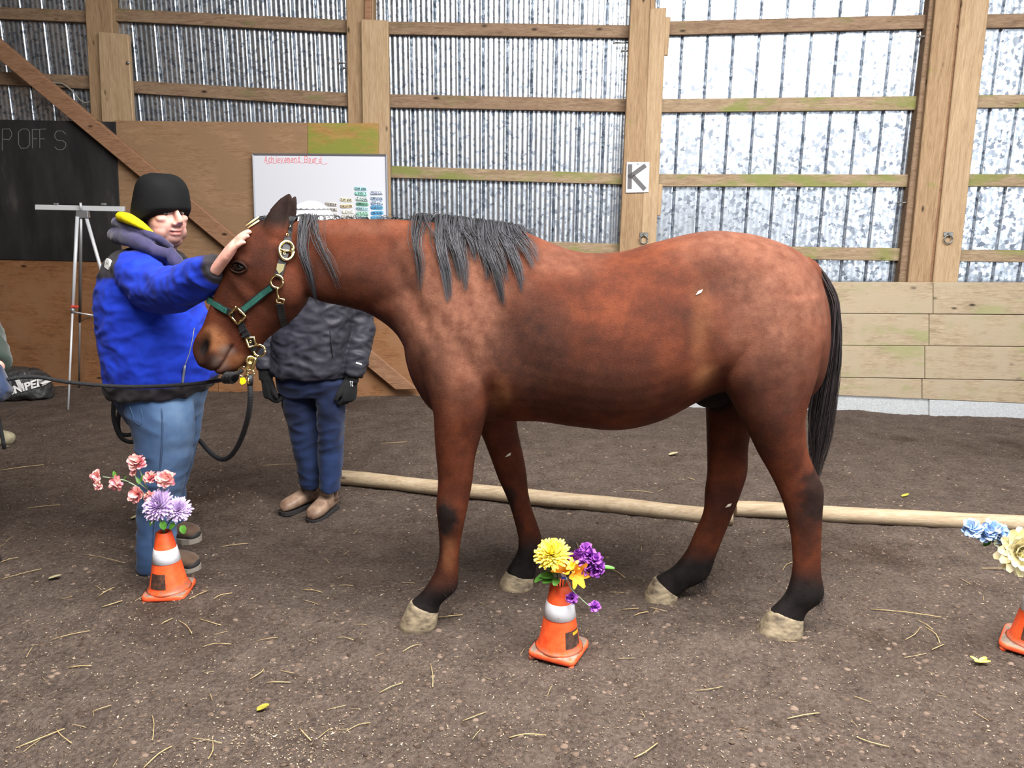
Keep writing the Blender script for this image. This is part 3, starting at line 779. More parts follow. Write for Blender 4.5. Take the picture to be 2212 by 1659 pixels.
def wrinkle(me, amp, sc, seed, stretch=(1, 1, 1.0), mask=None):
    V, N = get_vn(me)
    w = 1 - np.abs(vnoise(V, np.array(stretch) * sc, seed)) * 2.2
    d = amp * np.clip(w, -0.6, 1) + amp * .7 * vnoise(V, sc * .45, seed + 9)
    if mask is not None: d = d * mask(V)
    set_v(me, V + N * d[:, None])
def head_frame(C, phi, nod=0.0):
    f = np.array((math.sin(phi) * math.cos(nod), -math.cos(phi) * math.cos(nod), -math.sin(nod)))
    r = np.cross(f, (0, 0, 1)); r /= np.linalg.norm(r); u = np.cross(r, f)
    M = np.stack([r, f, u], 1)
    return (lambda x, y, z: np.asarray(C) + M @ np.array((x, y, z))), M
def add_head(mb, L, M, s=1.0, heavy=1.0):
    def E(c, h): mb.ell(L(*(np.array(c) * s)), np.array(h) * s, M, 18, 12)
    E((0, -.012, .035), (.078, .098, .088)); E((0, .032, -.045), (.066 * heavy, .07, .078))
    for q in (-1, 1):
        E((q * .036 * heavy, .046, -.042), (.034, .040, .046)); E((q * .032, .082, .027), (.027, .015, .008)); E((q * .046, .070, -.020), (.026, .022, .016))
        E((q * .080, -.012, -.012), (.012, .021, .034)); E((q * .014, .106, -.036), (.011, .014, .010))
        E((q * .033, .079, .0120), (.018, .012, .0050)); E((q * .033, .078, -.0075), (.017, .011, .0045)); E((q * .043, .050, -.078), (.028 * heavy, .038, .034))
    E((0, .072, -.098), (.034, .032, .026)); E((0, .03, -.112), (.058 * heavy, .062, .036))
    mb.loft([ring(L(*(np.array(c) * s)), M[:, 0] * w * s, M[:, 2] * h * s * .6 + M[:, 1] * h * s, 12) for c, w, h in (((0, .088, .022), .010, .012), ((0, .104, .0), .010, .014), ((0, .118, -.02), .013, .016), ((0, .122, -.034), .015, .013), ((0, .108, -.044), .012, .008))])
    E((0, .098, -.0625), (.027, .014, .0075)); E((0, .096, -.0785), (.024, .014, .0085))
    mb.tube([L(0, -.03 * s, -.05 * s), L(0, -.045 * s, -.14 * s), L(0, -.06 * s, -.24 * s)], [.068 * s * heavy, .07 * s * heavy, .085 * s], 20, 3)
def add_hand(mb, wrist, fwd, side, up, s=1.0, curl=(0.2, 0.25, 0.3, 0.35), spread=1.0, thumb=1.0):
    """fwd: wrist to fingertips, side: towards the thumb, up: back of the hand"""
    wrist, fwd, side, up = (np.asarray(q, float) for q in (wrist, fwd, side, up))
    P = lambda a, b, c: wrist + (fwd * a + side * b + up * c) * s
    mb.loft([ring(P(a, b, 0), side * w * s, up * h * s, 16, 2.4) for a, b, w, h in ((-.03, 0, .022, .019), (-.01, 0, .025, .02), (.02, .002, .034, .019), (.055, .002, .042, .018), (.088, 0, .041, .015), (.1, 0, .037, .012))])
    for i, (b, L, r) in enumerate(((.030, .074, .0095), (.010, .083, .0098), (-.011, .078, .0093), (-.031, .062, .0084))):
        p = P(.084, b, .001); d = fwd + side * (b * 3.0 * spread); d /= np.linalg.norm(d)
        pts = [p, ]; ang = 0.0; lens = (.45, .32, .26)
        for q in range(3):
            ang += curl[i] * (0.9 if q == 0 else 1.25)
            pts.append(pts[-1] + (d * math.cos(ang) - up * math.sin(ang)) * L * lens[q] * s)
        mb.tube(pts, [r * s * 1.08, r * s, r * s * .78], 10, 3)
    q = [P(.012, .022, -.006), P(.042, .050 * thumb, -.012), P(.072, .066 * thumb, -.016), P(.098, .070 * thumb, -.024)]
    mb.tube(q, [.016 * s, .0125 * s, .0115 * s, .008 * s], 10, 3)
def boot_mesh(mb, heel, toe, w, h_toe, h_ank, top, ank_w):
    """shoe upper lofted from heel to toe"""
    heel = np.asarray(heel, float); toe = np.asarray(toe, float); d = toe - heel; L = np.linalg.norm(d); d /= L
    s = np.cross((0, 0, 1), d); up = np.array((0, 0, 1.0)); rs = []
    for q, ww, h in ((0, .45, h_ank * .8), (.06, .72, h_ank), (.3, .86, h_ank), (.5, .9, (h_ank + h_toe) / 2), (.72, 1.0, h_toe), (.88, .92, h_toe * .85), (.97, .62, h_toe * .6), (1.0, .3, h_toe * .38)):
        c = heel + d * L * q + up * (h / 2 + .004); rs.append(ring(c, s * w * ww, up * h / 2, 18, 2.6))
    mb.loft(rs)
    if top > h_ank:
        c = heel + d * L * .2
        mb.loft([ring(c + up * z, d * ank_w * 1.25, s * ank_w, 18) for z in np.linspace(h_ank * .5, top, 5)])
def sole_mesh(mb, heel, toe, w, z0, z1):
    heel = np.asarray(heel, float); toe = np.asarray(toe, float); d = toe - heel; L = np.linalg.norm(d); d /= L; s = np.cross((0, 0, 1), d)
    out = [(q, ww) for q, ww in ((-.02, .4), (.05, .78), (.3, .88), (.5, .92), (.72, 1.06), (.9, .95), (1.0, .55), (1.03, .2))]
    pts = [heel + d * L * q + s * w * ww for q, ww in out] + [heel + d * L * q - s * w * ww for q, ww in reversed(out)]
    n = len(pts)
    mb.loft([np.array([p + np.array((0, 0, z)) for p in pts]) for z in (z0, z1)])

# ------------------------------------------------------------------ man in the blue fleece
MY = 3.42
base = atZ(345, 1190, 0)
man = thing('person', 'person in blue fleece jacket and black beanie stroking the horse forehead', 'person', base)
def ground(u, v):
    p = atZ(u, v, 0); return p
# --- skin body, continuous
raw = MB()
HC = atY(348, 456, 3.40)
Lh, Mh = head_frame(HC, R(58), R(7))
add_head(raw, Lh, Mh, 1.05, 1.14)
pix_loft(raw, [(290, 545, 372, 548, .10), (262, 590, 380, 600, .16), (255, 660, 405, 670, .17), (262, 740, 420, 745, .18), (280, 800, 410, 800, .14), (290, 860, 400, 860, .09)], MY, 20, 2)
pix_loft(raw, [(300, 850, 390, 850, .07, .12), (310, 950, 396, 950, .06, .05), (318, 1050, 378, 1050, .05), (318, 1150, 350, 1150, .04), (320, 1200, 346, 1200, .03)], 3.27, 16, 2)
pix_loft(raw, [(340, 850, 420, 850, .08), (350, 950, 410, 950, .07), (345, 1050, 388, 1050, .06), (345, 1130, 378, 1130, .045), (345, 1150, 378, 1150, .04)], 3.55, 16, 2)
SL = [atY(302, 588, 3.26), atY(328, 618, 3.18), atY(362, 628, 3.10), atY(412, 612, 2.98), atY(452, 588, 2.89), atY(470, 578, 2.86)]
raw.tube(SL, [.07, .06, .05, .045, .035, .03], 14, 3)
wr = atY(470, 578, 2.845); tipd = atY(522, 508, 2.815) - wr; fw = tipd / np.linalg.norm(tipd)
upv = np.array((-.72, -.35, .45)); upv -= fw * (upv @ fw); upv /= np.linalg.norm(upv)
sdv = np.cross(fw, upv); sdv *= np.sign(sdv[1])
add_hand(raw, wr + fw * .010, fw, sdv, upv, 1.08, (.14, .12, .12, .14), .8, .9)
# far arm, hanging, hand holding the coiled rope
FA = [atY(335, 590, 3.6), atY(330, 680, 3.66), atY(335, 770, 3.62), atY(342, 820, 3.58)]
raw.tube(FA, [.06, .05, .042, .034], 12, 3)
add_hand(raw, FA[-1], np.array((.1, 0, -1.0)), np.array((.9, -.4, .1)), np.array((0, 1.0, 0)), 1.0, (.9, .9, .9, .9), .6, .7)
for (hh, tt) in (((312, 1225), (420, 1228)), ((352, 1160), (424, 1166))): boot_mesh(raw, ground(*hh) + (.03, 0, .01), ground(*tt) - (.03, 0, -.01), .03, .035, .045, .10, .028)
bm_me = fuse(raw, 'body', 0.0045, 8)
V, N = get_vn(bm_me); loc = (V - HC) @ Mh / 1.05
hd = (np.linalg.norm(loc, axis=1) < 0.2)
set_attr(bm_me, 'lips', hd * np.exp(-((loc[:, 2] + .0700) / .0095) ** 2 - (loc[:, 0] / .024) ** 4) * (loc[:, 1] > .085) * .8)
stub = hd * np.clip(sstep(-.045, -.085, loc[:, 2]) + np.exp(-((loc[:, 2] + .052) / .007) ** 2 - (loc[:, 0] / .03) ** 2) * (loc[:, 1] > .08), 0, 1) * .7
stub = np.maximum(stub, hd * .65 * sstep(.05, .02, loc[:, 1]) * (np.abs(loc[:, 0]) > .05) * (loc[:, 2] < .0))
set_attr(bm_me, 'stubble', stub)
# mouth slit
V2 = V - N * (0.005 * hd * np.exp(-((loc[:, 2] + .0705) / .0028) ** 2 - (loc[:, 0] / .024) ** 4) * (loc[:, 1] > .085))[:, None]
set_v(bm_me, V2)
bm_me.materials.append(M_SKIN); link('body', bm_me, man)
M_EYEW = NT('eye_white').set((150, 138, 132), 0.3); M_IRIS = NT('dark_iris').set((30, 24, 22), 0.15)
for q in (-1, 1):
    mb = MB(); mb.ell(Lh(q * .033 * 1.05, .0835 * 1.05, .0025), np.array((.0125, .0105, .0050)), Mh); eo = build(mb, 'eye', M_EYEW, man, True)
    mb = MB(); mb.ell(Lh(q * .033 * 1.05 + .003, .089 * 1.05, .0015), np.array((.0068, .006, .0048)), Mh); build(mb, 'iris', M_IRIS, eo, True)
    mb = MB(); mb.tube([Lh(q * .018, .104, .022), Lh(q * .036, .102, .026), Lh(q * .054, .088, .021)], [.002, .003, .0015], 8, 3, .6); build(mb, 'eyebrow', M_HAIR, man, True)
# --- jacket
raw = MB()
pix_loft(raw, [(300, 532, 372, 545, .10), (262, 545, 386, 556, .165), (237, 585, 402, 592, .215), (227, 630, 420, 640, .232), (225, 680, 437, 690, .24), (236, 730, 450, 738, .247), (243, 780, 462, 785, .25), (243, 815, 463, 812, .245), (249, 845, 453, 838, .235)], MY, 32, 4, 2.3)
raw.tube(SL[:-1] + [atY(470, 577, 2.858)], [.092, .094, .088, .08, .062, .047], 22, 4)
raw.ell(atY(300, 590, 3.26), (.10, .09, .09))
raw.tube(FA[:-1] + [atY(341, 805, 3.585)], [.085, .075, .065, .05], 16, 3)
jk = fuse(raw, 'jacket', 0.0085, 5)
wrinkle(jk, .009, 8.0, 2.0, (1, 1, 1.9)); wrinkle(jk, .004, 17.0, 8.0, (1, 1, 1.6))
V, N = get_vn(jk)
def tubed(V, pts):
    d = np.full(len(V), 9.0)
    for a, b in zip(pts[:-1], pts[1:]):
        e = b - a; tt = np.clip(((V - a) @ e) / (e @ e), 0, 1); d = np.minimum(d, np.linalg.norm(V - (a + tt[:, None] * e), axis=1))
    return d
dsl = tubed(V, SL)
zy = atY(230, 598, MY)[2]
uvj, _ = proj(V)
yk = sstep(zy - .008, zy + .008, V[:, 2] - .10 * (V[:, 0] - atY(230, 598, MY)[0]))
arm = sstep(.120, .106, dsl) * sstep(0, .02, V[:, 0] - atY(262, 600, 3.25)[0]) * sstep(.012, -.006, V[:, 2] - atY(300, 545, 3.2)[2])
yk = yk * (1 - arm)
hem = sstep(.008, -.004, V[:, 2] - atY(300, 836, 3.2)[2])
cuff = sstep(.072, .060, np.linalg.norm(V - atY(474, 577, 2.86), axis=1))
set_attr(jk, 'yoke', np.maximum(np.maximum(yk, hem * 1.0), cuff * 1.0))
jk.materials.append(M_FLEECE); jo = link('jacket', jk, man); jo['label'] = 'bright blue fleece jacket with black shoulder yoke'
# pocket zip, chest zip edge, sleeve emblem
M_ZIP = NT('grey_zip').set((120, 124, 140), 0.4, 0.4)
UVJ, DJ = proj(V); FJ = N[:, 1] < 0.2
def jsurf(u, v, out=0.003):
    d = np.hypot(UVJ[:, 0] - u, UVJ[:, 1] - v); i = np.where((d < 9) & FJ)[0]
    if not len(i): return atY(u, v, MY - .2)
    i = i[DJ[i] < DJ[i].min() + .06]; n = N[i].mean(0); return V[i].mean(0) + n / np.linalg.norm(n) * out
mb = MB(); mb.tube([jsurf(u, v) for u, v in ((418, 708), (414, 735), (408, 765), (398, 790), (394, 812), (392, 828))], .0022, 6, 2)
build(mb, 'pocket_zip', M_ZIP, jo, True)
mb = MB(); mb.tube([jsurf(u, v, .005) for u, v in ((397, 788), (394, 812), (393, 832))], .0055, 8, 2); build(mb, 'zip_pull', M_ZIP, jo, True)
# embroidered triangular badge on the shoulder blade
M_BADGE = NT('pale_grey_badge').set((196, 196, 194), 0.5); M_BADGED = NT('badge_stitching').set((120, 120, 122), 0.5)
c = jsurf(233, 571, .006); nb = np.array((-.55, -.8, .2)); nb /= np.linalg.norm(nb)
bq = [CAM + ray(u, v) * (np.dot(c - CAM, nb) / np.dot(ray(u, v), nb)) for u, v in ((228, 563), (231, 558), (237, 563), (238, 575), (234, 583), (226, 577))]
mb = MB()
mb.add([p + nb * .002 for p in bq] + [p - nb * .012 for p in bq], [tuple(range(6)), tuple(range(11, 5, -1))] + [(i, 6 + i, 6 + (i + 1) % 6, (i + 1) % 6) for i in range(6)])
bo = build(mb, 'badge', M_BADGE, jo)
mb = MB()
for f0, f1 in ((.2, .55), (.45, .35), (.65, .6)): mb.ribbon([bq[0] * (1 - f0) + bq[3] * f0 + nb * .002, bq[5] * (1 - f1) + bq[2] * f1 + nb * .002], .0025, nb)
build(mb, 'badge_stitching', M_BADGED, bo)
# --- hood and yellow lining
raw = MB()
hp = [(368, 538, 3.30), (335, 525, 3.24), (300, 508, 3.26), (268, 497, 3.32), (250, 494, 3.42), (262, 492, 3.52), (300, 505, 3.58), (350, 530, 3.54), (372, 540, 3.45)]
raw.tube([atY(u, v + 16, y - .01) for u, v, y in hp], [.02, .026, .030, .032, .032, .03, .027, .024, .02], 14, 4)
raw.tube([atY(u + 3, v - 11 + (8 if i in (0, 8) else 0), y + .02) for i, (u, v, y) in enumerate(hp)], [.012, .016, .018, .020, .022, .022, .018, .016, .014], 14, 4)
raw.tube([atY(366, 545, 3.28), atY(378, 562, 3.26), atY(392, 582, 3.26)], [.024, .026, .02], 12, 3)
hm = fuse(raw, 'hood', 0.005, 2); wrinkle(hm, .005, 14, 4.); hm.materials.append(M_HOOD); link('hood', hm, man)
raw = MB()
raw.tube([atY(334, 506, 3.27), atY(306, 487, 3.26), atY(279, 473, 3.29), atY(261, 468, 3.37), atY(268, 470, 3.47)], [.006, .017, .024, .022, .016], 12, 4, 1.0)
ym = fuse(raw, 'hood_lining', 0.006, 4); ym.materials.append(M_YELLOW); link('hood_lining', ym, man)
# --- beanie
mb = MB()
rows = [(291, 484, 404, 470, .116), (290, 464, 407, 452, .124), (293, 440, 405, 430, .124), (297, 414, 400, 408, .120), (303, 394, 391, 392, .109), (313, 381, 379, 381, .085), (328, 374, 366, 375, .045)]
pix_loft(mb, rows, 3.40, 36, 4, 2.2)
bme = mb.mesh('beanie', M_BEANIE, smooth=True)
V, N = get_vn(bme)
lz = (V - HC) @ Mh
# the rim dips towards the nape and lifts over the brow
lift = np.clip(1 - (V[:, 2] - V[:, 2].min()) / .07, 0, 1)
V = V + np.outer(lift * (.050 * sstep(.0, .1, lz[:, 1]) - .014 * sstep(.0, -.1, lz[:, 1])), (0, 0, 1)) + N * (.003 * vnoise(V, 12, 4.0))[:, None]
set_v(bme, V); link('beanie', bme, man)
# --- jeans
raw = MB()
pix_loft(raw, [(254, 828, 446, 826, .19), (258, 850, 440, 848, .185), (270, 880, 432, 876, .17), (285, 905, 425, 900, .15)], MY, 28, 3, 2.3)
pix_loft(raw, [(262, 850, 410, 850, .12, .05), (276, 892, 416, 892, .118, .02), (290, 940, 415, 940, .105), (298, 990, 409, 990, .095), (301, 1040, 396, 1040, .088), (300, 1090, 385, 1090, .086), (299, 1140, 378, 1140, .086), (299, 1190, 376, 1190, .094, -.05), (302, 1223, 376, 1222, .098, -.055)], 3.27, 24, 4)
pix_loft(raw, [(330, 850, 436, 850, .11), (334, 890, 434, 885, .108), (336, 940, 428, 935, .1), (332, 990, 419, 985, .09), (330, 1040, 402, 1035, .085), (325, 1090, 397, 1090, .08), (324, 1130, 394, 1130, .078), (328, 1152, 390, 1152, .076)], 3.55, 24, 4)
jn = fuse(raw, 'jeans', 0.008, 5)
wrinkle(jn, .006, 8.0, 6.0, (1, 1, 2.0))
V, N = get_vn(jn)
set_attr(jn, 'fade', np.clip(.9 * np.exp(-((V[:, 0] - atY(385, 950, 3.2)[0]) / .09) ** 2) * (.5 + .8 * vnoise(V, 6, 2.)) + .5 * sstep(.2, .8, vnoise(V, 10, 7.)), 0, 1))
jn.materials.append(M_JEANL); jno = link('jeans', jn, man)
UVJ, DJ = proj(V); FJ = N[:, 1] < 0.2
M_SEAM = NT('denim_seam').set((58, 80, 112), 0.9)
mb = MB(); mb.tube([jsurf(u, v, .001) for u, v in ((345, 852), (350, 900), (350, 950), (348, 1000), (342, 1060), (335, 1120), (332, 1180), (332, 1212))], .004, 6, 3); build(mb, 'side_seam', M_SEAM, jno, True)
mb = MB(); mb.tube([jsurf(u, v, .0005) for u, v in ((262, 868), (280, 878), (290, 905), (296, 915), (308, 916), (306, 890), (302, 858))], .0025, 6, 2); build(mb, 'pocket_seam', M_SEAM, jno, True)
# --- shoes
for (hh, tt) in (((306, 1226), (429, 1232)), ((345, 1162), (430, 1169))):
    h, tt = ground(*hh), ground(*tt)
    mb = MB(); boot_mesh(mb, h + (0, 0, .02), tt + (0, 0, .02),   .05, .06, .07, .07, .045); so = build(mb, 'shoe', M_SHOE, man, True)
    mb = MB(); sole_mesh(mb, h, tt, .051, -.002, .026); sm = build(mb, 'sole', M_SOLEL, so)
    d = (tt - h) / np.linalg.norm(tt - h)
    mb = MB(); mb.ell(tt - d * .03 + (0, 0, .034), (.036, .046, .026)); build(mb, 'toe_cap', M_SOLE, so, True)

# ------------------------------------------------------------------ person in the charcoal jacket behind the neck
PY = 3.98
per = thing('person', 'person in charcoal rain jacket, dark jeans and white knit hat behind the horse neck', 'person', ground(678, 1095))
raw = MB()
HC2 = atY(672, 492, PY); Lh2, Mh2 = head_frame(HC2, R(-25), R(8)); add_head(raw, Lh2, Mh2, .95)
pix_loft(raw, [(640, 560, 712, 560, .07), (612, 600, 760, 600, .10), (612, 680, 745, 680, .12), (612, 760, 735, 760, .13), (615, 820, 730, 820, .11)], PY, 20, 2)
for (a, b) in (((612, 800, 664, 800), (652, 1060, 684, 1060)), ((680, 800, 738, 800), (700, 1075, 728, 1075))):
    pix_loft(raw, [(a[0], a[1], a[2], a[3], .07), ((a[0] + b[0]) / 2, 930, (a[2] + b[2]) / 2, 930, .06), (b[0] + 6, b[1] - 20, b[2] - 6, b[3] - 20, .03)], PY, 14, 3)
AR = [atY(758, 600, PY), atY(776, 690, PY + .03), atY(772, 760, PY - .02), atY(760, 818, PY - .06)]
AL = [atY(612, 600, PY), atY(588, 690, PY + .03), atY(578, 760, PY - .02), atY(574, 812, PY - .06)]
def fist(mb, w, s): add_hand(mb, w, np.array((-.12 * s, -.25, -.96)), np.array((-s * .55, -.8, .1)), np.array((s * .85, -.5, .0)), .72, (.75, .8, .85, .9), .4, .5)
for A, sg in ((AR, 1), (AL, -1)):
    raw.tube(A, [.045, .04, .036, .026], 12, 3); 
    fist(raw, A[-1], sg)
pb = fuse(raw, 'body', 0.0065, 4); set_attr(pb, 'lips', np.zeros(len(pb.vertices))); set_attr(pb, 'stubble', np.zeros(len(pb.vertices)))
pb.materials.append(M_SKIN); link('body', pb, per)
for q in (-1, 1):
    mb = MB(); mb.ell(Lh2(q * .031, .0785, .0025), np.array((.0125, .0125, .0065)), Mh2); eo = build(mb, 'eye', M_EYEW, per, True)
    mb = MB(); mb.ell(Lh2(q * .031, .087, .0015), np.array((.006, .006, .005)), Mh2); build(mb, 'iris', M_IRIS, eo, True)
raw = MB()
pix_loft(raw, [(636, 556, 716, 556, .085), (600, 580, 772, 580, .125), (594, 630, 772, 632, .15), (596, 690, 766, 694, .165), (594, 745, 758, 750, .172), (589, 790, 752, 797, .175), (590, 803, 748, 811, .17)], PY, 30, 4, 2.4)
raw.tube(AR[:-1] + [atY(763, 812, PY - .055)], [.078, .074, .066, .048], 20, 4); raw.tube(AL[:-1] + [atY(575, 800, PY - .055)], [.078, .072, .064, .046], 20, 4)
jk2 = fuse(raw, 'rain_jacket', 0.0075, 4)
wrinkle(jk2, .009, 10.0, 21.0, (.9, 1, 1.4)); wrinkle(jk2, .005, 20.0, 5.0, (.8, 1, 1.5))
jk2.materials.append(M_SHELL); j2 = link('rain_jacket', jk2, per)
V, N = get_vn(jk2); UVJ, DJ = proj(V); FJ = N[:, 1] < 0.2
MY_old = MY; MY = PY
mb = MB(); mb.tube([jsurf(u, v, .003) for u, v in ((712, 716), (714, 740), (717, 762), (717, 772))], .003, 6, 2); build(mb, 'pocket_zip', M_GLOVE, j2, True)
mb = MB(); a, b = jsurf(769, 784, .004), jsurf(780, 787, .004); mb.ribbon([a, b], .008, WN, .001); build(mb, 'sleeve_print', M_WHITE, j2)
MY = MY_old
raw = MB()
pix_loft(raw, [(596, 795, 750, 795, .15), (600, 830, 746, 830, .145), (608, 850, 744, 850, .13)], PY, 26, 3, 2.3)
pix_loft(raw, [(598, 820, 676, 820, .115), (611, 870, 685, 870, .105), (627, 930, 689, 930, .09), (639, 985, 693, 985, .08), (649, 1040, 694, 1042, .074), (652, 1048, 695, 1050, .08)], PY, 22, 4)
pix_loft(raw, [(672, 820, 748, 820, .115), (684, 870, 745, 870, .105), (689, 930, 742, 930, .09), (691, 985, 739, 985, .08), (692, 1040, 735, 1044, .082, -.03), (694, 1054, 732, 1058, .085, -.04)], PY - .03, 22, 4)
jn2 = fuse(raw, 'jeans', 0.0075, 4); wrinkle(jn2, .006, 9.0, 31.0, (1, 1, 2.2))
V, N = get_vn(jn2); set_attr(jn2, 'fade', np.clip(sstep(.75, .15, V[:, 2]) * (.55 + .6 * vnoise(V, 5, 3.)), 0, 1)); jn2.materials.append(M_JEAND); link('jeans', jn2, per)
for (hh, tt) in (((688, 1082), (609, 1112)), ((722, 1095), (672, 1130))):
    h, tt = ground(*hh), ground(*tt)
    mb = MB(); boot_mesh(mb, h + (0, 0, .014), tt + (0, 0, .014), .049, .06, .09, .15, .044); bo = build(mb, 'boot', M_BOOT, per, True, label='worn tan leather ankle boot')
    mb = MB(); sole_mesh(mb, h, tt, .05, -.002, .018); build(mb, 'sole', M_SOLE, bo)
    d = (tt - h) / np.linalg.norm(tt - h); s = np.cross((0, 0, 1), d); c = h + d * np.linalg.norm(tt - h) * .22
    for sg in (-1, 1):
        mb = MB(); q = c + s * sg * .0445
        mb.slab([q + d * .026 + (0, 0, .15), q - d * .022 + (0, 0, .15), q - d * .006 + (0, 0, .085), q + d * .010 + (0, 0, .085)], s * sg, .006); build(mb, 'elastic_gusset', M_ELAST, bo)
for A, sg in ((AR, 1), (AL, -1)):
    raw = MB()
    for sc in (1.0,):
        add_hand(raw, A[-1], np.array((-.12 * sg, -.25, -.96)), np.array((-sg * .55, -.8, .1)), np.array((sg * .85, -.5, .0)), 1.18, (.75, .8, .85, .9), .4, .8)
    raw.tube([A[-1] + (0, 0, .045), A[-1] + (0, 0, -.02)], [.036, .036], 14)
    gm = fuse(raw, 'glove', 0.0045, 4); gm.materials.append(M_GLOVE); go = link('glove', gm, per)
    if sg > 0:   # little emblem of two crossing arcs on the back of the glove
        V, N = get_vn(gm); UVJ, DJ = proj(V); FJ = N[:, 1] < .2
        c = jsurf(758, 828, .003); mb = MB(); k = .011
        ax = np.array((1, 0, -.12)); az = np.array((0, 0, 1.0))
        for s2 in (1, -1):
            pts = [c + ax * (s2 * k * 1.25 * math.cos(q) - s2 * k * .9) + az * (k * math.sin(q)) for q in np.linspace(-1.25, 1.25, 8)]
            mb.ribbon(pts, .005, (0, -1, 0), .002)
        build(mb, 'emblem', M_WHITE, go)
# white knit hat with grey cables
mb = MB(); pix_loft(mb, [(624, 500, 722, 500, .120), (622, 484, 723, 482, .124), (626, 464, 718, 462, .118), (636, 448, 706, 447, .10), (652, 438, 690, 437, .06), (664, 434, 678, 434, .02)], PY, 36, 4)
hat = build(mb, 'knit_hat', M_KNIT, per, True)
for vv, ww in ((494, .124), (480, .1255), (466, .1205), (453, .109)):
    a = atY(672 - {494: 50, 480: 51, 466: 47, 453: 39}[vv], vv, PY); b = atY(672 + {494: 50, 480: 51, 466: 47, 453: 39}[vv], vv - 2, PY); c = (a + b) / 2; rx = np.linalg.norm(b - a) / 2
    mb = MB(); mb.tube([c + np.array((rx * math.cos(q), ww * math.sin(q), .003 * math.sin(q * 20))) for q in np.linspace(0, 2 * math.pi, 60)], .0042, 6); build(mb, 'knit_ridge', M_KNITG, hat, True)

# ------------------------------------------------------------------ rope holder at the left edge of the frame
QY = 3.40
ho = thing('person', 'person in dark green coat mostly out of frame, holding the rope', 'person', atY(-105, 1190, QY) * (1, 1, 0))
raw = MB()
HC3 = atY(-120, 470, QY); Lh3, Mh3 = head_frame(HC3, R(40), 0); add_head(raw, Lh3, Mh3, .95)
pix_loft(raw, [(-160, 560, -80, 560, .09), (-195, 620, -50, 620, .12), (-185, 720, -60, 720, .13), (-180, 850, -65, 850, .13)], QY, 18, 2)
for u in (-150, -95): pix_loft(raw, [(u - 32, 850, u + 30, 850, .07), (u - 24, 1000, u + 22, 1000, .06), (u - 16, 1180, u + 16, 1180, .04)], QY + (.1 if u < -120 else -.08), 14, 2)
A3 = [atY(-72, 606, QY - .03), atY(-46, 705, QY - .14), atY(-18, 770, QY - .28), atY(-6, 797, QY - .33)]
raw.tube(A3, [.05, .045, .04, .03], 12, 3); add_hand(raw, A3[-1], np.array((.5, -.3, -.8)), np.array((.3, -.9, .3)), np.array((.8, .3, .4)), 0.72, (1.0, 1.0, 1.0, 1.0), .4, .5)
A4 = [atY(-185, 620, QY + .1), atY(-200, 720, QY + .1), atY(-185, 830, QY + .05)]
raw.tube(A4, [.05, .045, .03], 12, 3); add_hand(raw, A4[-1], np.array((0, 0, -1.0)), np.array((0, -1.0, 0)), np.array((-1.0, 0, 0)), 1.0)
b3 = fuse(raw, 'body', 0.0085, 3); set_attr(b3, 'lips', np.zeros(len(b3.vertices))); set_attr(b3, 'stubble', np.zeros(len(b3.vertices))); b3.materials.append(M_SKIN); link('body', b3, ho)
raw = MB()
pix_loft(raw, [(-165, 552, -75, 552, .10), (-205, 590, -40, 590, .16), (-205, 680, -42, 680, .18), (-205, 780, -40, 780, .19), (-206, 880, -38, 880, .19)], QY, 24, 3, 2.3)
raw.tube(A3[:-1] + [atY(-8, 790, QY - .325)], [.085, .078, .065, .05], 16, 3); raw.tube(A4, [.085, .075, .055], 16, 3)
c3 = fuse(raw, 'coat', 0.011, 4); wrinkle(c3, .008, 10, 3., (1, 1, 1.6)); c3.materials.append(M_GREENC); link('coat', c3, ho)
raw = MB()
pix_loft(raw, [(-190, 840, -58, 840, .15), (-182, 890, -62, 890, .14)], QY, 20, 2)
for u in (-150, -95): pix_loft(raw, [(u - 42, 860, u + 40, 860, .10), (u - 32, 1000, u + 30, 1000, .08), (u - 28, 1185, u + 28, 1185, .07)], QY + (.1 if u < -120 else -.08), 18, 3)
j3 = fuse(raw, 'jeans', 0.011, 4); set_attr(j3, 'fade', np.zeros(len(j3.vertices))); j3.materials.append(M_JEAND); link('jeans', j3, ho)
for u, dy in ((-150, .1), (-95, -.08)):
    h = atY(u - 20, 1200, QY + dy) * (1, 1, 0); tt = h + (.27, -.06, 0)
    mb = MB(); boot_mesh(mb, h + (0, 0, .014), tt + (0, 0, .014), .048, .06, .09, .2, .046); bo = build(mb, 'boot', M_BOOT, ho, True)
    mb = MB(); sole_mesh(mb, h, tt, .05, -.002, .018); build(mb, 'sole', M_SOLE, bo)
raw = MB(); add_hand(raw, A3[-1], np.array((.5, -.3, -.8)), np.array((.3, -.9, .3)), np.array((.8, .3, .4)), 1.16, (1.0, 1.0, 1.0, 1.0), .4, .8)
M_GLOVEN = fabric('navy_work_glove', (44, 56, 84), (30, 40, 62)); g3 = fuse(raw, 'glove', .006, 3); g3.materials.append(M_GLOVEN); link('glove', g3, ho)
for q in (-1, 1):
    mb = MB(); mb.ell(Lh3(q * .031, .0785, .0025), np.array((.0125, .0125, .0065)), Mh3); eo = build(mb, 'eye', M_EYEW, ho, True)
    mb = MB(); mb.ell(Lh3(q * .031, .087, .0015), np.array((.006, .006, .005)), Mh3); build(mb, 'iris', M_IRIS, eo, True)
mb = MB(); mb.ell(Lh3(0, -.022, .05), np.array((.086, .108, .085)), Mh3); build(mb, 'hair', M_HAIR, ho, True)
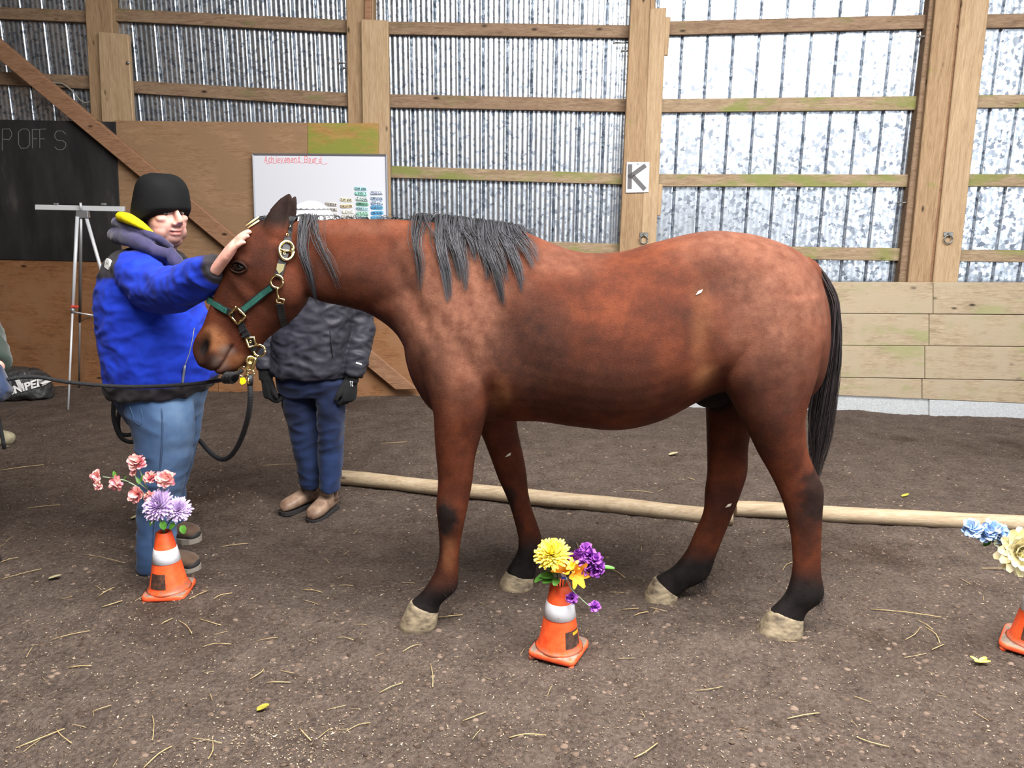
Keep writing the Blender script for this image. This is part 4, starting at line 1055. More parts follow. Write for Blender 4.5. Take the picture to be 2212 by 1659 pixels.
# ================================================================== halter
M_STRAP = simple('black_webbing', (36, 36, 40), (22, 22, 25), 120, 0.55, 0, 0.3, 300)
M_GREEN = simple('green_strap_overlay', (48, 104, 92), (34, 82, 72), 120, 0.5, 0, 0.3, 300)
M_BRASS = NT('polished_brass').set((232, 214, 158), 0.2, 1.0)
M_NAVY = simple('black_braided_rope', (34, 34, 38), (20, 20, 23), 160, 0.8, 0, 0.8, 220, bdist=0.006)
V, N = get_vn(horse_me); UV, DEP = proj(V); FRONT = N[:, 1] < 0.25
def hnorm(p):
    i = np.argsort(np.linalg.norm(V - p, axis=1))[:40]; n = N[i].mean(0); return n / np.linalg.norm(n)
def strap_mesh(pts, norms, w, th):
    mb = MB(); rs = []
    for i, (p, n) in enumerate(zip(pts, norms)):
        t = pts[min(i + 1, len(pts) - 1)] - pts[max(i - 1, 0)]; t = t / np.linalg.norm(t)
        s = np.cross(t, n); s /= np.linalg.norm(s); n = np.cross(s, t)
        rs.append(np.array([p - s * w / 2 - n * th * .3, p + s * w / 2 - n * th * .3, p + s * w / 2 + n * th, p - s * w / 2 + n * th]))
    return mb.loft(rs)
def on_horse(uv, k=4, out=0.003):
    P = catmull([surf(u, v, out) for u, v in uv], k)
    return P, [hnorm(p) for p in P]
def mirror(P, Ns):
    return [np.array((p[0], 2 * HY - p[1], p[2])) for p in P], [np.array((n[0], -n[1], n[2])) for n in Ns]
halter = thing('halter', 'green and black halter with brass fittings on the horse head', 'halter', surf(513, 682))
def strap(name, uv, w, mat, parent=halter, th=.0035, out=.003, mir=True, **kw):
    P, Ns = on_horse(uv, 4, out)
    o = build(strap_mesh(P, Ns, w, th), name, mat, parent, **kw)
    if mir:
        P2, N2 = mirror(P, Ns); build(strap_mesh(P2, N2, w, th), name, mat, parent)
    return o
crown = strap('crown_strap', [(628, 482), (624, 500), (618, 530), (611, 560), (605, 585), (601, 600)], .027, M_STRAP, out=.005)
def over(near, apex, apexn, w, th, name, mat):
    far = np.array((near[0], 2 * HY - near[1], near[2])); mid = (near + far) / 2; P = []; Ns = []
    for q in np.linspace(math.pi / 2, -math.pi / 2, 17):
        P.append(mid + (apex - mid) * math.cos(q) + (near - mid) * math.sin(q)); n = apexn * math.cos(q) + np.array((0, -1.0, 0)) * math.sin(q); Ns.append(n / np.linalg.norm(n))
    build(strap_mesh(P, Ns, w, th), name, mat, halter)
over(surf(628, 483, .005), atY(635, 472, HY) + (0, 0, .004), np.array((.1, 0, 1.0)), .026, .0035, 'poll_strap', M_STRAP)
strap('cheek_strap', [(592, 617), (570, 634), (546, 653), (522, 672)], .027, M_STRAP)
strap('cheek_overlay', [(586, 622), (570, 634), (546, 653), (527, 668)], .019, M_GREEN, th=.0065)
strap('nose_strap', [(461, 654), (472, 660), (490, 670), (506, 678)], .026, M_STRAP)
strap('nose_overlay', [(461, 654), (472, 660), (485, 668), (493, 672)], .019, M_GREEN, th=.0065)
over(surf(460, 653, .004), atY(453, 648, HY) + (-.005, 0, .002), np.array((-.93, 0, .35)), .022, .004, 'nose_bridge', M_GREEN)
strap('chin_strap', [(518, 694), (526, 710), (535, 728), (544, 746), (550, 756)], .026, M_STRAP)
thr = strap('throat_strap', [(605, 655), (608, 672), (611, 690), (612, 702)], .026, M_STRAP)
def wire(uvs, r, name, parent=halter, closed=True, mat=M_BRASS, out=.008):
    c = surf(np.mean([q[0] for q in uvs]), np.mean([q[1] for q in uvs])); n = hnorm(c); n = n / np.linalg.norm(n); c = c + n * out
    P = [CAM + ray(u, v) * (np.dot(c - CAM, n) / np.dot(ray(u, v), n)) for u, v in uvs]     # flat metal ring
    if closed: P = P + [P[0]]
    mb = MB(); mb.tube(P, r, 8); return build(mb, name, mat, parent, True)
wire([(598 + 13.5 * math.cos(q), 608 + 13.5 * math.sin(q)) for q in np.linspace(0, 2 * math.pi, 20, endpoint=False)], .0045, 'cheek_ring', out=.009)
bk = wire([(617 + 16 * math.cos(q) * (abs(math.cos(q)) + abs(math.sin(q))) ** .0 + 2, 541 + 20 * math.sin(q)) for q in np.linspace(0, 2 * math.pi, 24, endpoint=False)], .006, 'crown_buckle', out=.012)
wire([(604, 540), (634, 543)], .0045, 'buckle_bar', bk, False, out=.014); wire([(606, 533), (606, 550)], .005, 'buckle_roller', bk, False, out=.014); wire([(632, 535), (631, 553)], .005, 'buckle_roller', bk, False, out=.014)
for (u, v) in ((625, 488), (621, 507), (614, 547), (541, 738)): wire([(u + 2.6 * math.cos(q), v + 2.6 * math.sin(q)) for q in np.linspace(0, 2 * math.pi, 10, endpoint=False)], .0018, 'eyelet', out=.0105)
c5 = surf(606, 579, .010); n5 = hnorm(c5); q5 = [CAM + ray(u, v) * (np.dot(c5 - CAM, n5) / np.dot(ray(u, v), n5)) for u, v in ((599, 569), (615, 571), (612, 584), (603, 592), (597, 582))]; mb = MB(); mb.add([p + n5 * .002 for p in q5] + [p - n5 * .003 for p in q5], [tuple(range(5)), tuple(range(9, 4, -1))] + [(i, 5 + i, 5 + (i + 1) % 5, (i + 1) % 5) for i in range(5)]); build(mb, 'name_plate', M_BRASS, halter)
sq = [(510, 663), (531, 683), (514, 700), (495, 680)]
wire([p for a_, b_ in zip(sq, sq[1:] + sq[:1]) for p in ((a_[0] * .97 + b_[0] * .03, a_[1] * .97 + b_[1] * .03), ((a_[0] + b_[0]) / 2, (a_[1] + b_[1]) / 2), (a_[0] * .03 + b_[0] * .97, a_[1] * .03 + b_[1] * .97))], .0048, 'square_fitting', out=.010)
wire([(531, 731), (548, 728), (553, 745), (537, 750)], .0048, 'chin_buckle', out=.010)
for (u, v) in ((526, 713), (531, 722)):
    P, Ns = on_horse([(u - 7, v + 4), (u + 7, v - 4)], 2, .006); build(strap_mesh(P, Ns, .006, .005), 'keeper', M_STRAP, halter)
# throat snap
S = [surf(601, 620, .012), surf(603, 632, .013), surf(605, 644, .013)]
mb = MB(); mb.tube(S, [.0055, .0035, .006], 10, 3); build(mb, 'throat_snap', M_BRASS, halter, True)
wire([(597, 645), (614, 647), (613, 655), (598, 653)], .0035, 'snap_frame', out=.012)
# ring under the chin and the lead snaps
J = atY(560, 757, HY - .035)
mb = MB(); mb.tube([J + np.array((.022 * math.cos(q), 0, .022 * math.sin(q))) for q in np.linspace(0, 2 * math.pi, 22)], .0045, 8); build(mb, 'chin_ring', M_BRASS, halter, True)
def ringm(mb, c, r, t, tilt=0.0):
    mb.tube([np.asarray(c) + np.array((r * math.cos(q) * math.cos(tilt), r * math.cos(q) * math.sin(tilt), r * math.sin(q))) for q in np.linspace(0, 2 * math.pi, 20)], t, 8)

# ================================================================== lead ropes
RY = HY - .035
rope1 = thing('lead_rope', 'thin black lead rope stretched left from the halter past the blue jacket', 'rope', atY(505, 812, RY))
g_end = A3[-1] + np.array((.03, -.03, -.045))
path = [atY(524, 800, RY), atY(508, 810, RY), atY(490, 818, RY + .02), atY(455, 825, 2.95), atY(400, 831, 3.02), atY(320, 835, 3.06), atY(240, 834, 3.06), atY(150, 826, 3.06), atY(70, 814, 3.06), g_end, g_end + np.array((-.05, .02, -.05)), g_end + np.array((-.06, .05, -.3))]
mb = MB(); mb.tube(path, .0078, 12, 8); build(mb, 'rope', M_NAVY, rope1, True)
mb = MB(); c = atY(497, 816, RY)
for q in range(3): mb.tube([c + np.array((.014 * math.cos(w) + .012 * (q - 1), .02 * math.sin(w), .02 * math.cos(w + .8))) for w in np.linspace(0, 2 * math.pi, 14)], .0075, 8)
build(mb, 'knot', M_NAVY, rope1, True)
mb = MB(); ringm(mb, atY(525, 803, RY), .019, .0035); ringm(mb, atY(541, 778, RY - .01), .014, .005, .6); mb.tube([atY(543, 768, RY), atY(538, 785, RY), atY(530, 796, RY)], [.007, .009, .006], 10, 3); build(mb, 'brass_snap', M_BRASS, rope1, True, kind=None)
rope2 = thing('lead_rope', 'thick black lead rope hanging in a loop behind the faded jeans', 'rope', atY(541, 850, RY))
p2_ = [atY(540, 832, RY), atY(541, 860, RY), atY(535, 905, RY + .04), atY(518, 955, RY + .14), atY(498, 985, RY + .26), atY(478, 992, RY + .38), atY(455, 978, 3.42), atY(425, 945, 3.62), atY(380, 905, 3.70), atY(350, 880, 3.70), atY(342, 850, 3.62), atY(336, 868, 3.66), atY(310, 940, 3.72), atY(285, 955, 3.72), atY(260, 943, 3.70), atY(246, 905, 3.68), atY(246, 868, 3.66), atY(252, 842, 3.62), atY(262, 850, 3.64), atY(262, 872, 3.66), atY(255, 910, 3.70), atY(262, 938, 3.74), atY(300, 930, 3.76), atY(338, 870, 3.70)]
mb = MB(); mb.tube(p2_, .0105, 12, 6); build(mb, 'rope', M_NAVY, rope2, True)
mb = MB(); mb.tube([atY(541, 810, RY), atY(540, 832, RY)], [.011, .013, .011], 12); build(mb, 'rope_end', M_STRAP, rope2, True)
mb = MB(); ringm(mb, atY(541, 806, RY), .013, .004, .3); mb.tube([atY(552, 772, RY - .012), atY(548, 785, RY - .012), atY(543, 798, RY - .012)], [.006, .009, .006], 10, 3); ringm(mb, atY(541, 822, RY), .013, .004, 1.2); build(mb, 'brass_snap', M_BRASS, rope2, True)
M_TAGY = NT('yellow_plastic_tag').set((244, 214, 24), 0.4)
tg = [atY(u, v, RY - .02) for u, v in ((519, 817), (527, 815), (532, 823), (530, 828), (522, 831), (518, 826))]
mb = MB(); mb.add([p + (0, -.0012, 0) for p in tg] + [p + (0, .0012, 0) for p in tg], [tuple(range(6)), tuple(range(11, 5, -1))] + [(i, 6 + i, 6 + (i + 1) % 6, (i + 1) % 6) for i in range(6)]); build(mb, 'plastic_tag', M_TAGY, rope1)

# ================================================================== stroke lettering
GL = {'A': '00 26 40|12 32', 'B': '00 06 36 45 43 33 03|33 42 41 30 00', 'C': '45 36 16 05 01 10 30 41', 'D': '00 06 26 44 42 20 00', 'E': '46 06 00 40|03 33', 'F': '46 06 00|03 33', 'G': '45 36 16 05 01 10 30 41 43 23', 'H': '00 06|40 46|03 43', 'I': '20 26',
      'K': '00 06|46 03|13 40', 'L': '06 00 40', 'M': '00 06 23 46 40', 'N': '00 06 40 46', 'O': '10 01 05 16 36 45 41 30 10', 'P': '00 06 36 45 44 33 03', 'R': '00 06 36 45 44 33 03|23 40', 'S': '45 36 16 05 04 13 33 42 41 30 10 01', 'T': '06 46|26 20', 'U': '06 01 10 30 41 46',
      'V': '06 20 46', 'W': '06 10 23 30 46', 'Y': '06 23 46|23 20', "'": '25 26', 'a': '43 23 12 11 20 30 42|44 40', 'c': '43 34 24 12 11 20 30 41', 'd': '43 23 12 11 20 30 42|46 40', 'e': '12 42 43 34 24 12 11 20 40', 'h': '06 00|02 24 33 30', 'i': '24 20|25 26', 'm': '00 04|03 14 23 20|23 34 43 40', 'n': '04 00|03 24 33 30',
      'o': '24 12 11 20 30 42 43 34 24', 'r': '04 00|02 14 34', 't': '26 20 31|14 34', 'v': '04 20 44'}
def strokes(mb, text, P, lw, n, jit=0.0):
    """P(x, y): wall point for text coordinates, one letter = 5 wide, 6 high"""
    x = 0.0
    for ch in text:
        for pl in GL.get(ch, '').split('|'):
            pts = [P(x + int(q[0]) * .95 + random.uniform(-jit, jit), int(q[1]) + random.uniform(-jit, jit)) for q in pl.split()]
            if len(pts) > 1: mb.ribbon(pts, lw, n)
        x += 3.2 if ch in "I'i" else 5.4
    return x
def quad_map(quad, off):
    q = [W(u, v, off) for u, v in quad]
    return lambda a, b: (q[0] * (1 - a) + q[1] * a) * (1 - b) + (q[3] * (1 - a) + q[2] * a) * b
def text_w(t): return sum(3.2 if c in "I'i" else 5.4 for c in t)

# brace plank across the corner
M_CHALKB = NT('black_painted_plywood'); t = M_CHALKB; v = t.coord((1, 1, 1), rand=False)
col = t.ramp(t.noise(t.coord((1.2, 1.2, .35), rand=False), 5, 6, .65), [(0.35, (32, 31, 32)), (0.6, (46, 45, 46)), (0.8, (74, 72, 70))])
M_CHALKB = t.set(col, 0.75, spec=0.25)
cb = thing('chalkboard', 'black painted chalkboard panel with faint white letters behind the easel', 'chalkboard', W(60, 560, .18))
wslab('board', [(-220, 254), (249, 263), (263, 566), (-220, 556)], .178, .012, M_CHALKB, cb, .003)
M_CHALK = NT('white_chalk').set((112, 112, 110), 0.9)
for ch, (u0, u1, v0, v1) in (('P', (5, 27, 278, 324)), ('O', (40, 66, 278, 320)), ('F', (70, 84, 279, 320)), ('F', (86, 100, 279, 320)), ('S', (118, 143, 283, 324))):
    m = quad_map([(u0, v0), (u1, v0), (u1, v1), (u0, v1)], .179); mb = MB(); strokes(mb, ch, lambda x, y: m(x / 4.0, 1 - y / 6.0), .005, WN, .12)
    build(mb, 'chalk_letter', M_CHALK, cb)
tag(wslab('brace_plank', [(-90, 10), (902, 842), (854, 842), (-90, 56)], .262, .045, M_BRACE, None, .005), 'long brown diagonal brace plank leaning across the chalkboard and plywood', 'plank')

# ------------------------------------------------------------------ whiteboard with word magnets
WB = [(546, 333), (834, 335), (839, 562), (553, 556)]
wb = thing('whiteboard', 'white dry-erase board with grey frame and pink handwriting', 'whiteboard', W(690, 560, .2))
M_WBS = NT('glossy_white_board').set((208, 211, 220), 0.18); M_ALU = NT('aluminium_frame').set((172, 174, 180), 0.35, 0.8)
wslab('board', WB, .205, .012, M_WBS, wb, 0)
wq = [W(u, v, .21) for u, v in WB]
for i in range(4):
    mb = MB(); mb.tube([wq[i], wq[(i + 1) % 4]], .0085, 4); build(mb, 'frame_rail', M_ALU, wb)
M_PINK = NT('pink_marker').set((226, 122, 130), 0.6)
m = quad_map([(572, 337.5), (694, 337.5), (694, 350.5), (572, 350.5)], .2055); tw = text_w('Achievement Board') - 1.4
for wd, x0 in (('Achievement', 0.0), ('Board', text_w('Achievement '))):
    mb = MB(); strokes(mb, wd, lambda x, y: m((x + x0) / tw, 1 - y / 6.0), .0042, WN, .18); build(mb, 'marker_word', M_PINK, wb)
mb = MB(); mb.ribbon([W(575 + 132 * q, 353 + 1.1 * math.sin(q * 55) + 1.5 * q - 2.5 * math.sin(q * 3.1), .2055) for q in np.linspace(0, 1, 60)], .003, WN); build(mb, 'marker_underline', M_PINK, wb)
MG = [(715.3, 441.5, 'FRIENDSHIP', (206, 198, 190), 4, 'grey'), (716, 453, 'ACCOUNTABLE', (212, 204, 196), 0, 'grey'), (716.8, 464, 'KNOWLEDGE', (222, 218, 212), 3, 'pale grey'),
      (747.9, 431.7, 'TEAM WORK', (226, 220, 190), 3, 'pale yellow'), (748.2, 445.5, 'EVALUATION', (224, 204, 166), -2, 'tan'), (751.5, 458, 'LOVE', (222, 220, 210), 0, 'cream'), (750.8, 468, 'COURAGE', (222, 218, 208), 0, 'cream'),
      (779, 408, 'TEAM WORK', (160, 206, 214), 3, 'pale teal'), (779.3, 419, "I DON'T KNOW", (150, 208, 196), 3, 'mint'), (781.9, 430.6, 'TAKE CHANCES', (200, 220, 216), 2, 'pale mint'), (782.6, 441, 'COMMUNICATE', (120, 186, 156), 2, 'green'), (782.6, 451, 'HONESTY', (174, 214, 222), 4, 'pale blue'), (782.6, 462, 'TEAM PLAYER', (160, 212, 190), 2, 'mint green'), (782.6, 470.5, 'CALMNESS', (158, 200, 192), 2, 'teal'),
      (813.7, 417, 'BODY LANGUAGE', (204, 212, 236), -2, 'lavender'), (813.7, 429, 'COMPASSION', (192, 212, 240), 1, 'light blue'), (814.4, 439, 'SELF ESTEEM', (196, 214, 240), 0, 'light blue'), (814, 448.4, 'LEADERSHIP', (96, 174, 224), 1, 'bright blue'), (814.8, 460, 'CONFIDENCE', (90, 172, 226), -3, 'bright blue'), (814.4, 470.5, 'ATTITUDE', (104, 176, 220), 0, 'blue')]
M_INK = NT('dark_marker_ink').set((50, 58, 66), 0.6); cache = {}
colidx = {0: 'first', 1: 'second', 2: 'third', 3: 'last'}
for (u, v, tx, c, tilt, cn) in MG:
    if c not in cache: cache[c] = NT('magnet_' + cn.replace(' ', '_')).set(c, 0.45)
    o_ = W(u, v, .2055); ax = WX * math.cos(R(tilt)) - np.array((0, 0, math.sin(R(tilt)))); az = np.array((0, 0, math.cos(R(tilt)))) + WX * math.sin(R(tilt))
    hw, hh = .0535, .0165
    mag = thing('word_magnet', '%s oval word magnet on the whiteboard reading %s' % (cn, tx), 'magnet', o_, 'word magnets on the whiteboard')
    if tx == 'TEAM WORK': mag['label'] = ('pale teal TEAM WORK magnet at the top of its whiteboard column' if c[0] < 200 else 'pale yellow TEAM WORK magnet above the tan one on the whiteboard')
    mb = MB(); rs = [np.array([o_ + ax * (hw * np.sign(math.cos(q)) * abs(math.cos(q)) ** .45) * g + az * (hh * np.sign(math.sin(q)) * abs(math.sin(q)) ** .8) * g + WN * d for q in np.linspace(0, 2 * math.pi, 24, endpoint=False)]) for d, g in ((0, 1), (.003, 1), (.0042, .94))]
    mb.loft(rs); build(mb, 'plate', cache[c], mag, True)
    words = tx.split(' '); lines = [tx] if len(tx) <= 11 and tx not in ('TEAM PLAYER', 'SELF ESTEEM') else ([words[0] + ' ' + words[1], words[2]] if len(words) == 3 else words)
    mb = MB()
    for li, ln in enumerate(lines):
        tw = text_w(ln) - 1.4; sx = min(hw * 1.72 / tw, .0042); hgt = hh * (1.1 if len(lines) == 1 else .72); y0 = (-hgt / 2 if len(lines) == 1 else (hh * .12 if li == 0 else -hh * .80))
        strokes(mb, ln, lambda x, y: o_ + WN * .0044 + ax * (x * sx - tw * sx / 2) + az * (y0 + y / 6.0 * hgt), .0026, WN, .1)
    build(mb, 'lettering', M_INK, mag)

# ------------------------------------------------------------------ letter K sign, tie rings, cable
ks = thing('letter_sign', 'white square sign with a grey letter K on the post', 'sign', W(1377, 416, .16))
wslab('plate', [(1354, 350), (1403, 350), (1401, 415), (1352, 416)], .160, .006, M_WBS, ks, 0)
M_GREYP = NT('grey_paint').set((92, 90, 92), 0.7)
m = quad_map([(1361, 358), (1392, 359), (1391, 407), (1360, 405)], .1605); mb = MB(); strokes(mb, 'K', lambda x, y: m(x / 3.8, 1 - y / 6.0), .034, WN); build(mb, 'letter', M_GREYP, ks)
mb = MB(); c = W(1378, 354, .161); mb.tube([c, c + WN * .004], .004, 8); build(mb, 'nail', M_STEEL, ks, True)
for (u, v, lb) in ((1391, 509, 'zinc tie ring screwed to the post with the letter K'), (2048, 508, 'zinc tie ring screwed to the wide right post')):
    c = W(u, v, .151); tr = thing('tie_ring', lb, 'tie ring', c, 'tie rings on the posts')
    mb = MB(); mb.slab([c + WX * sx * .034 + np.array((0, 0, sz)) + WN * .004 for sx, sz in ((-1, .024), (1, .024), (1, -.008), (-1, -.008))], WN, .004); build(mb, 'plate', M_STEEL, tr, bevel=.002)
    mb = MB(); cc = c + WN * .014 + np.array((0, 0, -.03)); mb.tube([cc + WX * (.03 * math.cos(q)) + np.array((0, 0, .03 * math.sin(q))) for q in np.linspace(0, 2 * math.pi, 24)], .005, 8); build(mb, 'ring', M_STEEL, tr, True)
    mb = MB(); mb.tube([c + WN * .004 + np.array((0, 0, .014)), c + WN * .02 + np.array((0, 0, .004)), c + WN * .006 + np.array((0, 0, -.006))], .006, 8, 3); build(mb, 'staple', M_STEEL, tr, True)
mb = MB(); mb.tube([W(u, v, .07) for u, v in ((60, 150), (112, 177), (135, 181), (158, 198), (172, 215), (186, 222), (200, 216))], .006, 8, 4)
tag(build(mb, 'cable', simple('grey_cable_sheath', (150, 146, 138), rough=.5), None, True), 'thin grey cable looping below the girt beside the left post', 'cable')

# ------------------------------------------------------------------ easel
ez = thing('easel', 'white metal tripod easel standing in front of the chalkboard', 'easel', ground(160, 868))
M_EZ = NT('white_enamelled_metal').set((214, 218, 224), 0.3, 0.25); M_EZG = NT('grey_metal_tube').set((150, 152, 156), 0.35, 0.6); M_RED = NT('red_clip').set((206, 64, 52), 0.5)
EY = float(ground(147, 889)[1]); topY = EY + .18
def bar(pts, r, name, mat, n=8): mb = MB(); mb.tube(pts, r, n, 1); return build(mb, name, mat, ez, True)
mb = MB(); mb.slab([atY(75, 442, topY), atY(267, 446, topY), atY(267, 457, topY), atY(75, 453, topY)], (0, -1, 0), .03); build(mb, 'tray_bar', M_EZ, ez, bevel=.003)
for u in (120, 223): mb = MB(); mb.box(atY(u, 442, topY) + (0, .01, .004), (.016, .012, .008)); build(mb, 'bar_clip', M_EZG, ez, bevel=.002)
mb = MB(); mb.slab([atY(164, 455, topY - .02), atY(188, 455, topY - .02), atY(190, 471, topY - .02), atY(162, 471, topY - .02)], (0, -1, 0), .04); br = build(mb, 'bracket', M_EZG, ez, bevel=.003)
mb = MB(); mb.tube([atY(174, 438, topY - .03), atY(175, 452, topY - .03)], .009, 8); build(mb, 'peg', M_EZ, ez, True)
foot = ground(147, 889); kn = atY(157, 668, (EY + topY) / 2)
lg = bar([atY(167, 468, topY - .02), kn], .0135, 'leg', M_EZ); bar([kn, foot], .0085, 'lower_leg', M_EZ)
rf = W(169, 822, .215); rf[2] = .01; rt = atY(175, 468, topY); kr = rt * .42 + rf * .58
bar([rt, kr], .0125, 'leg', M_EZG); bar([kr, rf], .0075, 'lower_leg', M_EZG)
r3 = ground(300, 868); t3 = atY(186, 468, topY); k3 = t3 * .45 + r3 * .55
bar([t3, k3], .0135, 'leg', M_EZ); bar([k3, r3], .0085, 'lower_leg', M_EZ)
mb = MB(); mb.tube([kn + (0, 0, .012), kn - (0, 0, .03)], .015, 10); build(mb, 'collar', M_EZG, ez, True)
mb = MB(); mb.box(kn + (.02, -.005, .022), (.028, .012, .008)); mb2 = build(mb, 'locking_clip', M_RED, ez, bevel=.003)
hub = atY(201, 681, EY + .1)
bar([kn - (0, 0, .02), hub], .005, 'spreader', M_EZ, 6); bar([hub, k3], .005, 'spreader', M_EZ, 6); bar([hub, kr], .004, 'spreader', M_EZG, 6)

# ------------------------------------------------------------------ bag against the plywood
t = NT('black_plastic_sack'); v = t.coord((1, 1, 1), rand=False)
col = t.ramp(t.noise(v, 7, 5, .7, 1.0), [(0.35, (40, 40, 42)), (0.55, (66, 68, 70)), (0.72, (120, 122, 122))])
t.bump(t.noise(v, 18, 5, .6, 1.5), .9, .02); M_SACK = t.set(col, 0.32, spec=.5)
bc = ground(18, 868); bagt = thing('feed_sack', 'crumpled black plastic sack with white lettering by the left wall', 'sack', bc)
raw = MB(); bx = bc + np.array((-.08, .12, 0))
raw.loft([ring(bx + np.array((q * .36, 0, .125 * g + .0)), np.array((0, .15 * g, 0)), np.array((0, 0, .125 * g)), 20, 2.8) for q, g in ((-1, .45), (-.92, .8), (-.6, 1), (0, 1.06), (.6, 1), (.88, .8), (1, .45))])
bmz = fuse(raw, 'sack', .012, 4); wrinkle(bmz, .012, 9, 12.); bmz.materials.append(M_SACK); link('sack_body', bmz, bagt)
fc = bpy.data.curves.new('sniper', 'FONT'); fc.body = 'SNIPER'; fc.size = .105; fc.shear = .18; fc.offset = .004; fc.extrude = .002
fo = bpy.data.objects.new('tmp', fc); COL.objects.link(fo)
fm = bpy.data.meshes.new_from_object(fo.evaluated_get(bpy.context.evaluated_depsgraph_get())); bpy.data.objects.remove(fo)
V3, N3 = get_vn(bmz); vv = np.array([p.co for p in fm.vertices]); wid = vv[:, 0].max()
A = atY(23, 852, bx[1] - .16); B = atY(88, 834, bx[1] - .16); e = (B - A) / wid; up = np.array((0, 0, 1.0)) * np.linalg.norm(e) - np.array((0, 0, 0)); up = np.array((-e[2], 0, e[0]))
nv = []
for p in vv:
    w = A + e * p[0] + up * p[1]
    s_ = np.hypot(V3[:, 0] - w[0], V3[:, 2] - w[2]); i = np.where(s_ < .03)[0]
    y = V3[i, 1].min() if len(i) else bx[1] - .13
    nv.append((w[0], y - .006 - p[2] * .5, w[2]))
fm.clear_geometry() if False else None
fm.vertices.foreach_set('co', np.array(nv).ravel()); fm.update(); fm.materials.clear(); fm.materials.append(M_WHITE)
link('lettering', fm, bagt)
mb = MB(); pts = [atY(u, v, bx[1] - .165) for u, v in ((32, 822), (40, 820), (49, 838), (40, 842))]
for p in pts:
    i = np.where(np.hypot(V3[:, 0] - p[0], V3[:, 2] - p[2]) < .03)[0]
    if len(i): p[1] = V3[i, 1].min() - .006
mb.slab(pts, (0, -1, 0), .004); build(mb, 'printed_flash', M_WHITE, bagt)
# pale rounded stone at the left edge
sc3 = ground(4, 960); raw = MB(); raw.ell(sc3 + (0, .04, .035), (.065, .06, .05)); sm_ = fuse(raw, 'stone', .008, 2); wrinkle(sm_, .006, 12, 2.); sm_.materials.append(simple('pale_stone', (170, 162, 134), (130, 122, 100), 20, .9)); tag(link('stone', sm_), 'pale rounded stone on the dirt at the left edge', 'stone')

# ------------------------------------------------------------------ ground poles
M_POLE = wood('pale_peeled_pole', (160, 142, 116), (128, 106, 82), (182, 166, 142), 'x', rough=.7)
def gpole(pa, pb, r, label):
    a = ground(*pa); b = ground(*pb); a[2] = b[2] = r * .86
    th = thing('ground_pole', label, 'pole', (a + b) / 2 * (1, 1, 0), 'ground poles')
    n = 22; P = [a + (b - a) * q for q in np.linspace(0, 1, n)]; mb = MB()
    P = [p + np.array((0, .006 * math.sin(i * .6), .002 * math.sin(i * .9))) for i, p in enumerate(P)]
    mb.tube(P, [r * (1 + .025 * math.sin(i * 1.3)) for i in range(n)], 14); shade_auto(build(mb, 'pole_body', M_POLE, th))
    for e_, d_ in ((P[0], P[0] - P[1]), (P[-1], P[-1] - P[-2])):
        d_ = d_ / np.linalg.norm(d_); mb = MB(); mb.tube([e_, e_ + d_ * .002], r * .97, 14); build(mb, 'cut_end', M_POSTW, th)
gpole((725, 1043), (1581, 1132), .043, 'pale wooden ground pole ending under the horse belly')
gpole((1588, 1112), (2420, 1158), .042, 'pale wooden ground pole running behind the hind legs to the right edge')
# ================================================================== cones
t = NT('orange_cone_plastic'); v = t.coord((1, 1, 1), rand=True)
nz_ = t.noise(v, 26, 5, .7)
col = t.ramp(nz_, [(0.3, (232, 72, 34)), (0.6, (250, 100, 50))])
gz = t.n('SeparateXYZ'); tc = t.n('TexCoord'); t.L(tc.outputs['Object'], gz.inputs[0])
low = t.step(gz.outputs['Z'], .085, .02)
col = t.mix(t.math('MULTIPLY', t.step(t.math('ADD', nz_, t.math('MULTIPLY', low, .22)), .60, .72), .8), col, (124, 92, 74))
t.bump(nz_, .2, .002); M_CONE = t.set(col, .42, spec=.4)
t = NT('muddy_cone_base'); v = t.coord((1, 1, 1), rand=True); g = t.n('NewGeometry'); sx = t.n('SeparateXYZ'); t.L(g.outputs['Normal'], sx.inputs[0])
col = t.mix(t.math('MULTIPLY', t.step(sx.outputs['Z'], .75, .97), t.step(t.noise(v, 14, 5, .65), .34, .5)), t.ramp(t.noise(v, 30, 4), [(0.3, (230, 74, 38)), (0.7, (250, 104, 58))]), t.ramp(t.noise(v, 50, 4), [(0.3, (112, 98, 86)), (0.7, (146, 132, 119))]))
M_CBASE = t.set(col, .5)
t = NT('scuffed_white_band'); v = t.coord((1, 1, 1), rand=True); M_BAND = t.set(t.mix(t.step(t.noise(v, 60, 4, .7), .62, .7), (222, 222, 228), (150, 140, 134)), .35)
t = NT('worn_warning_sticker'); v = t.coord((1, 1, 1), rand=True); M_STICK = t.set(t.ramp(t.noise(v, 45, 5, .7), [(0.4, (52, 40, 36)), (0.6, (92, 62, 50)), (0.72, (214, 92, 56))]), .5)
M_STY = NT('yellow_label_strip').set((232, 170, 40), .5)
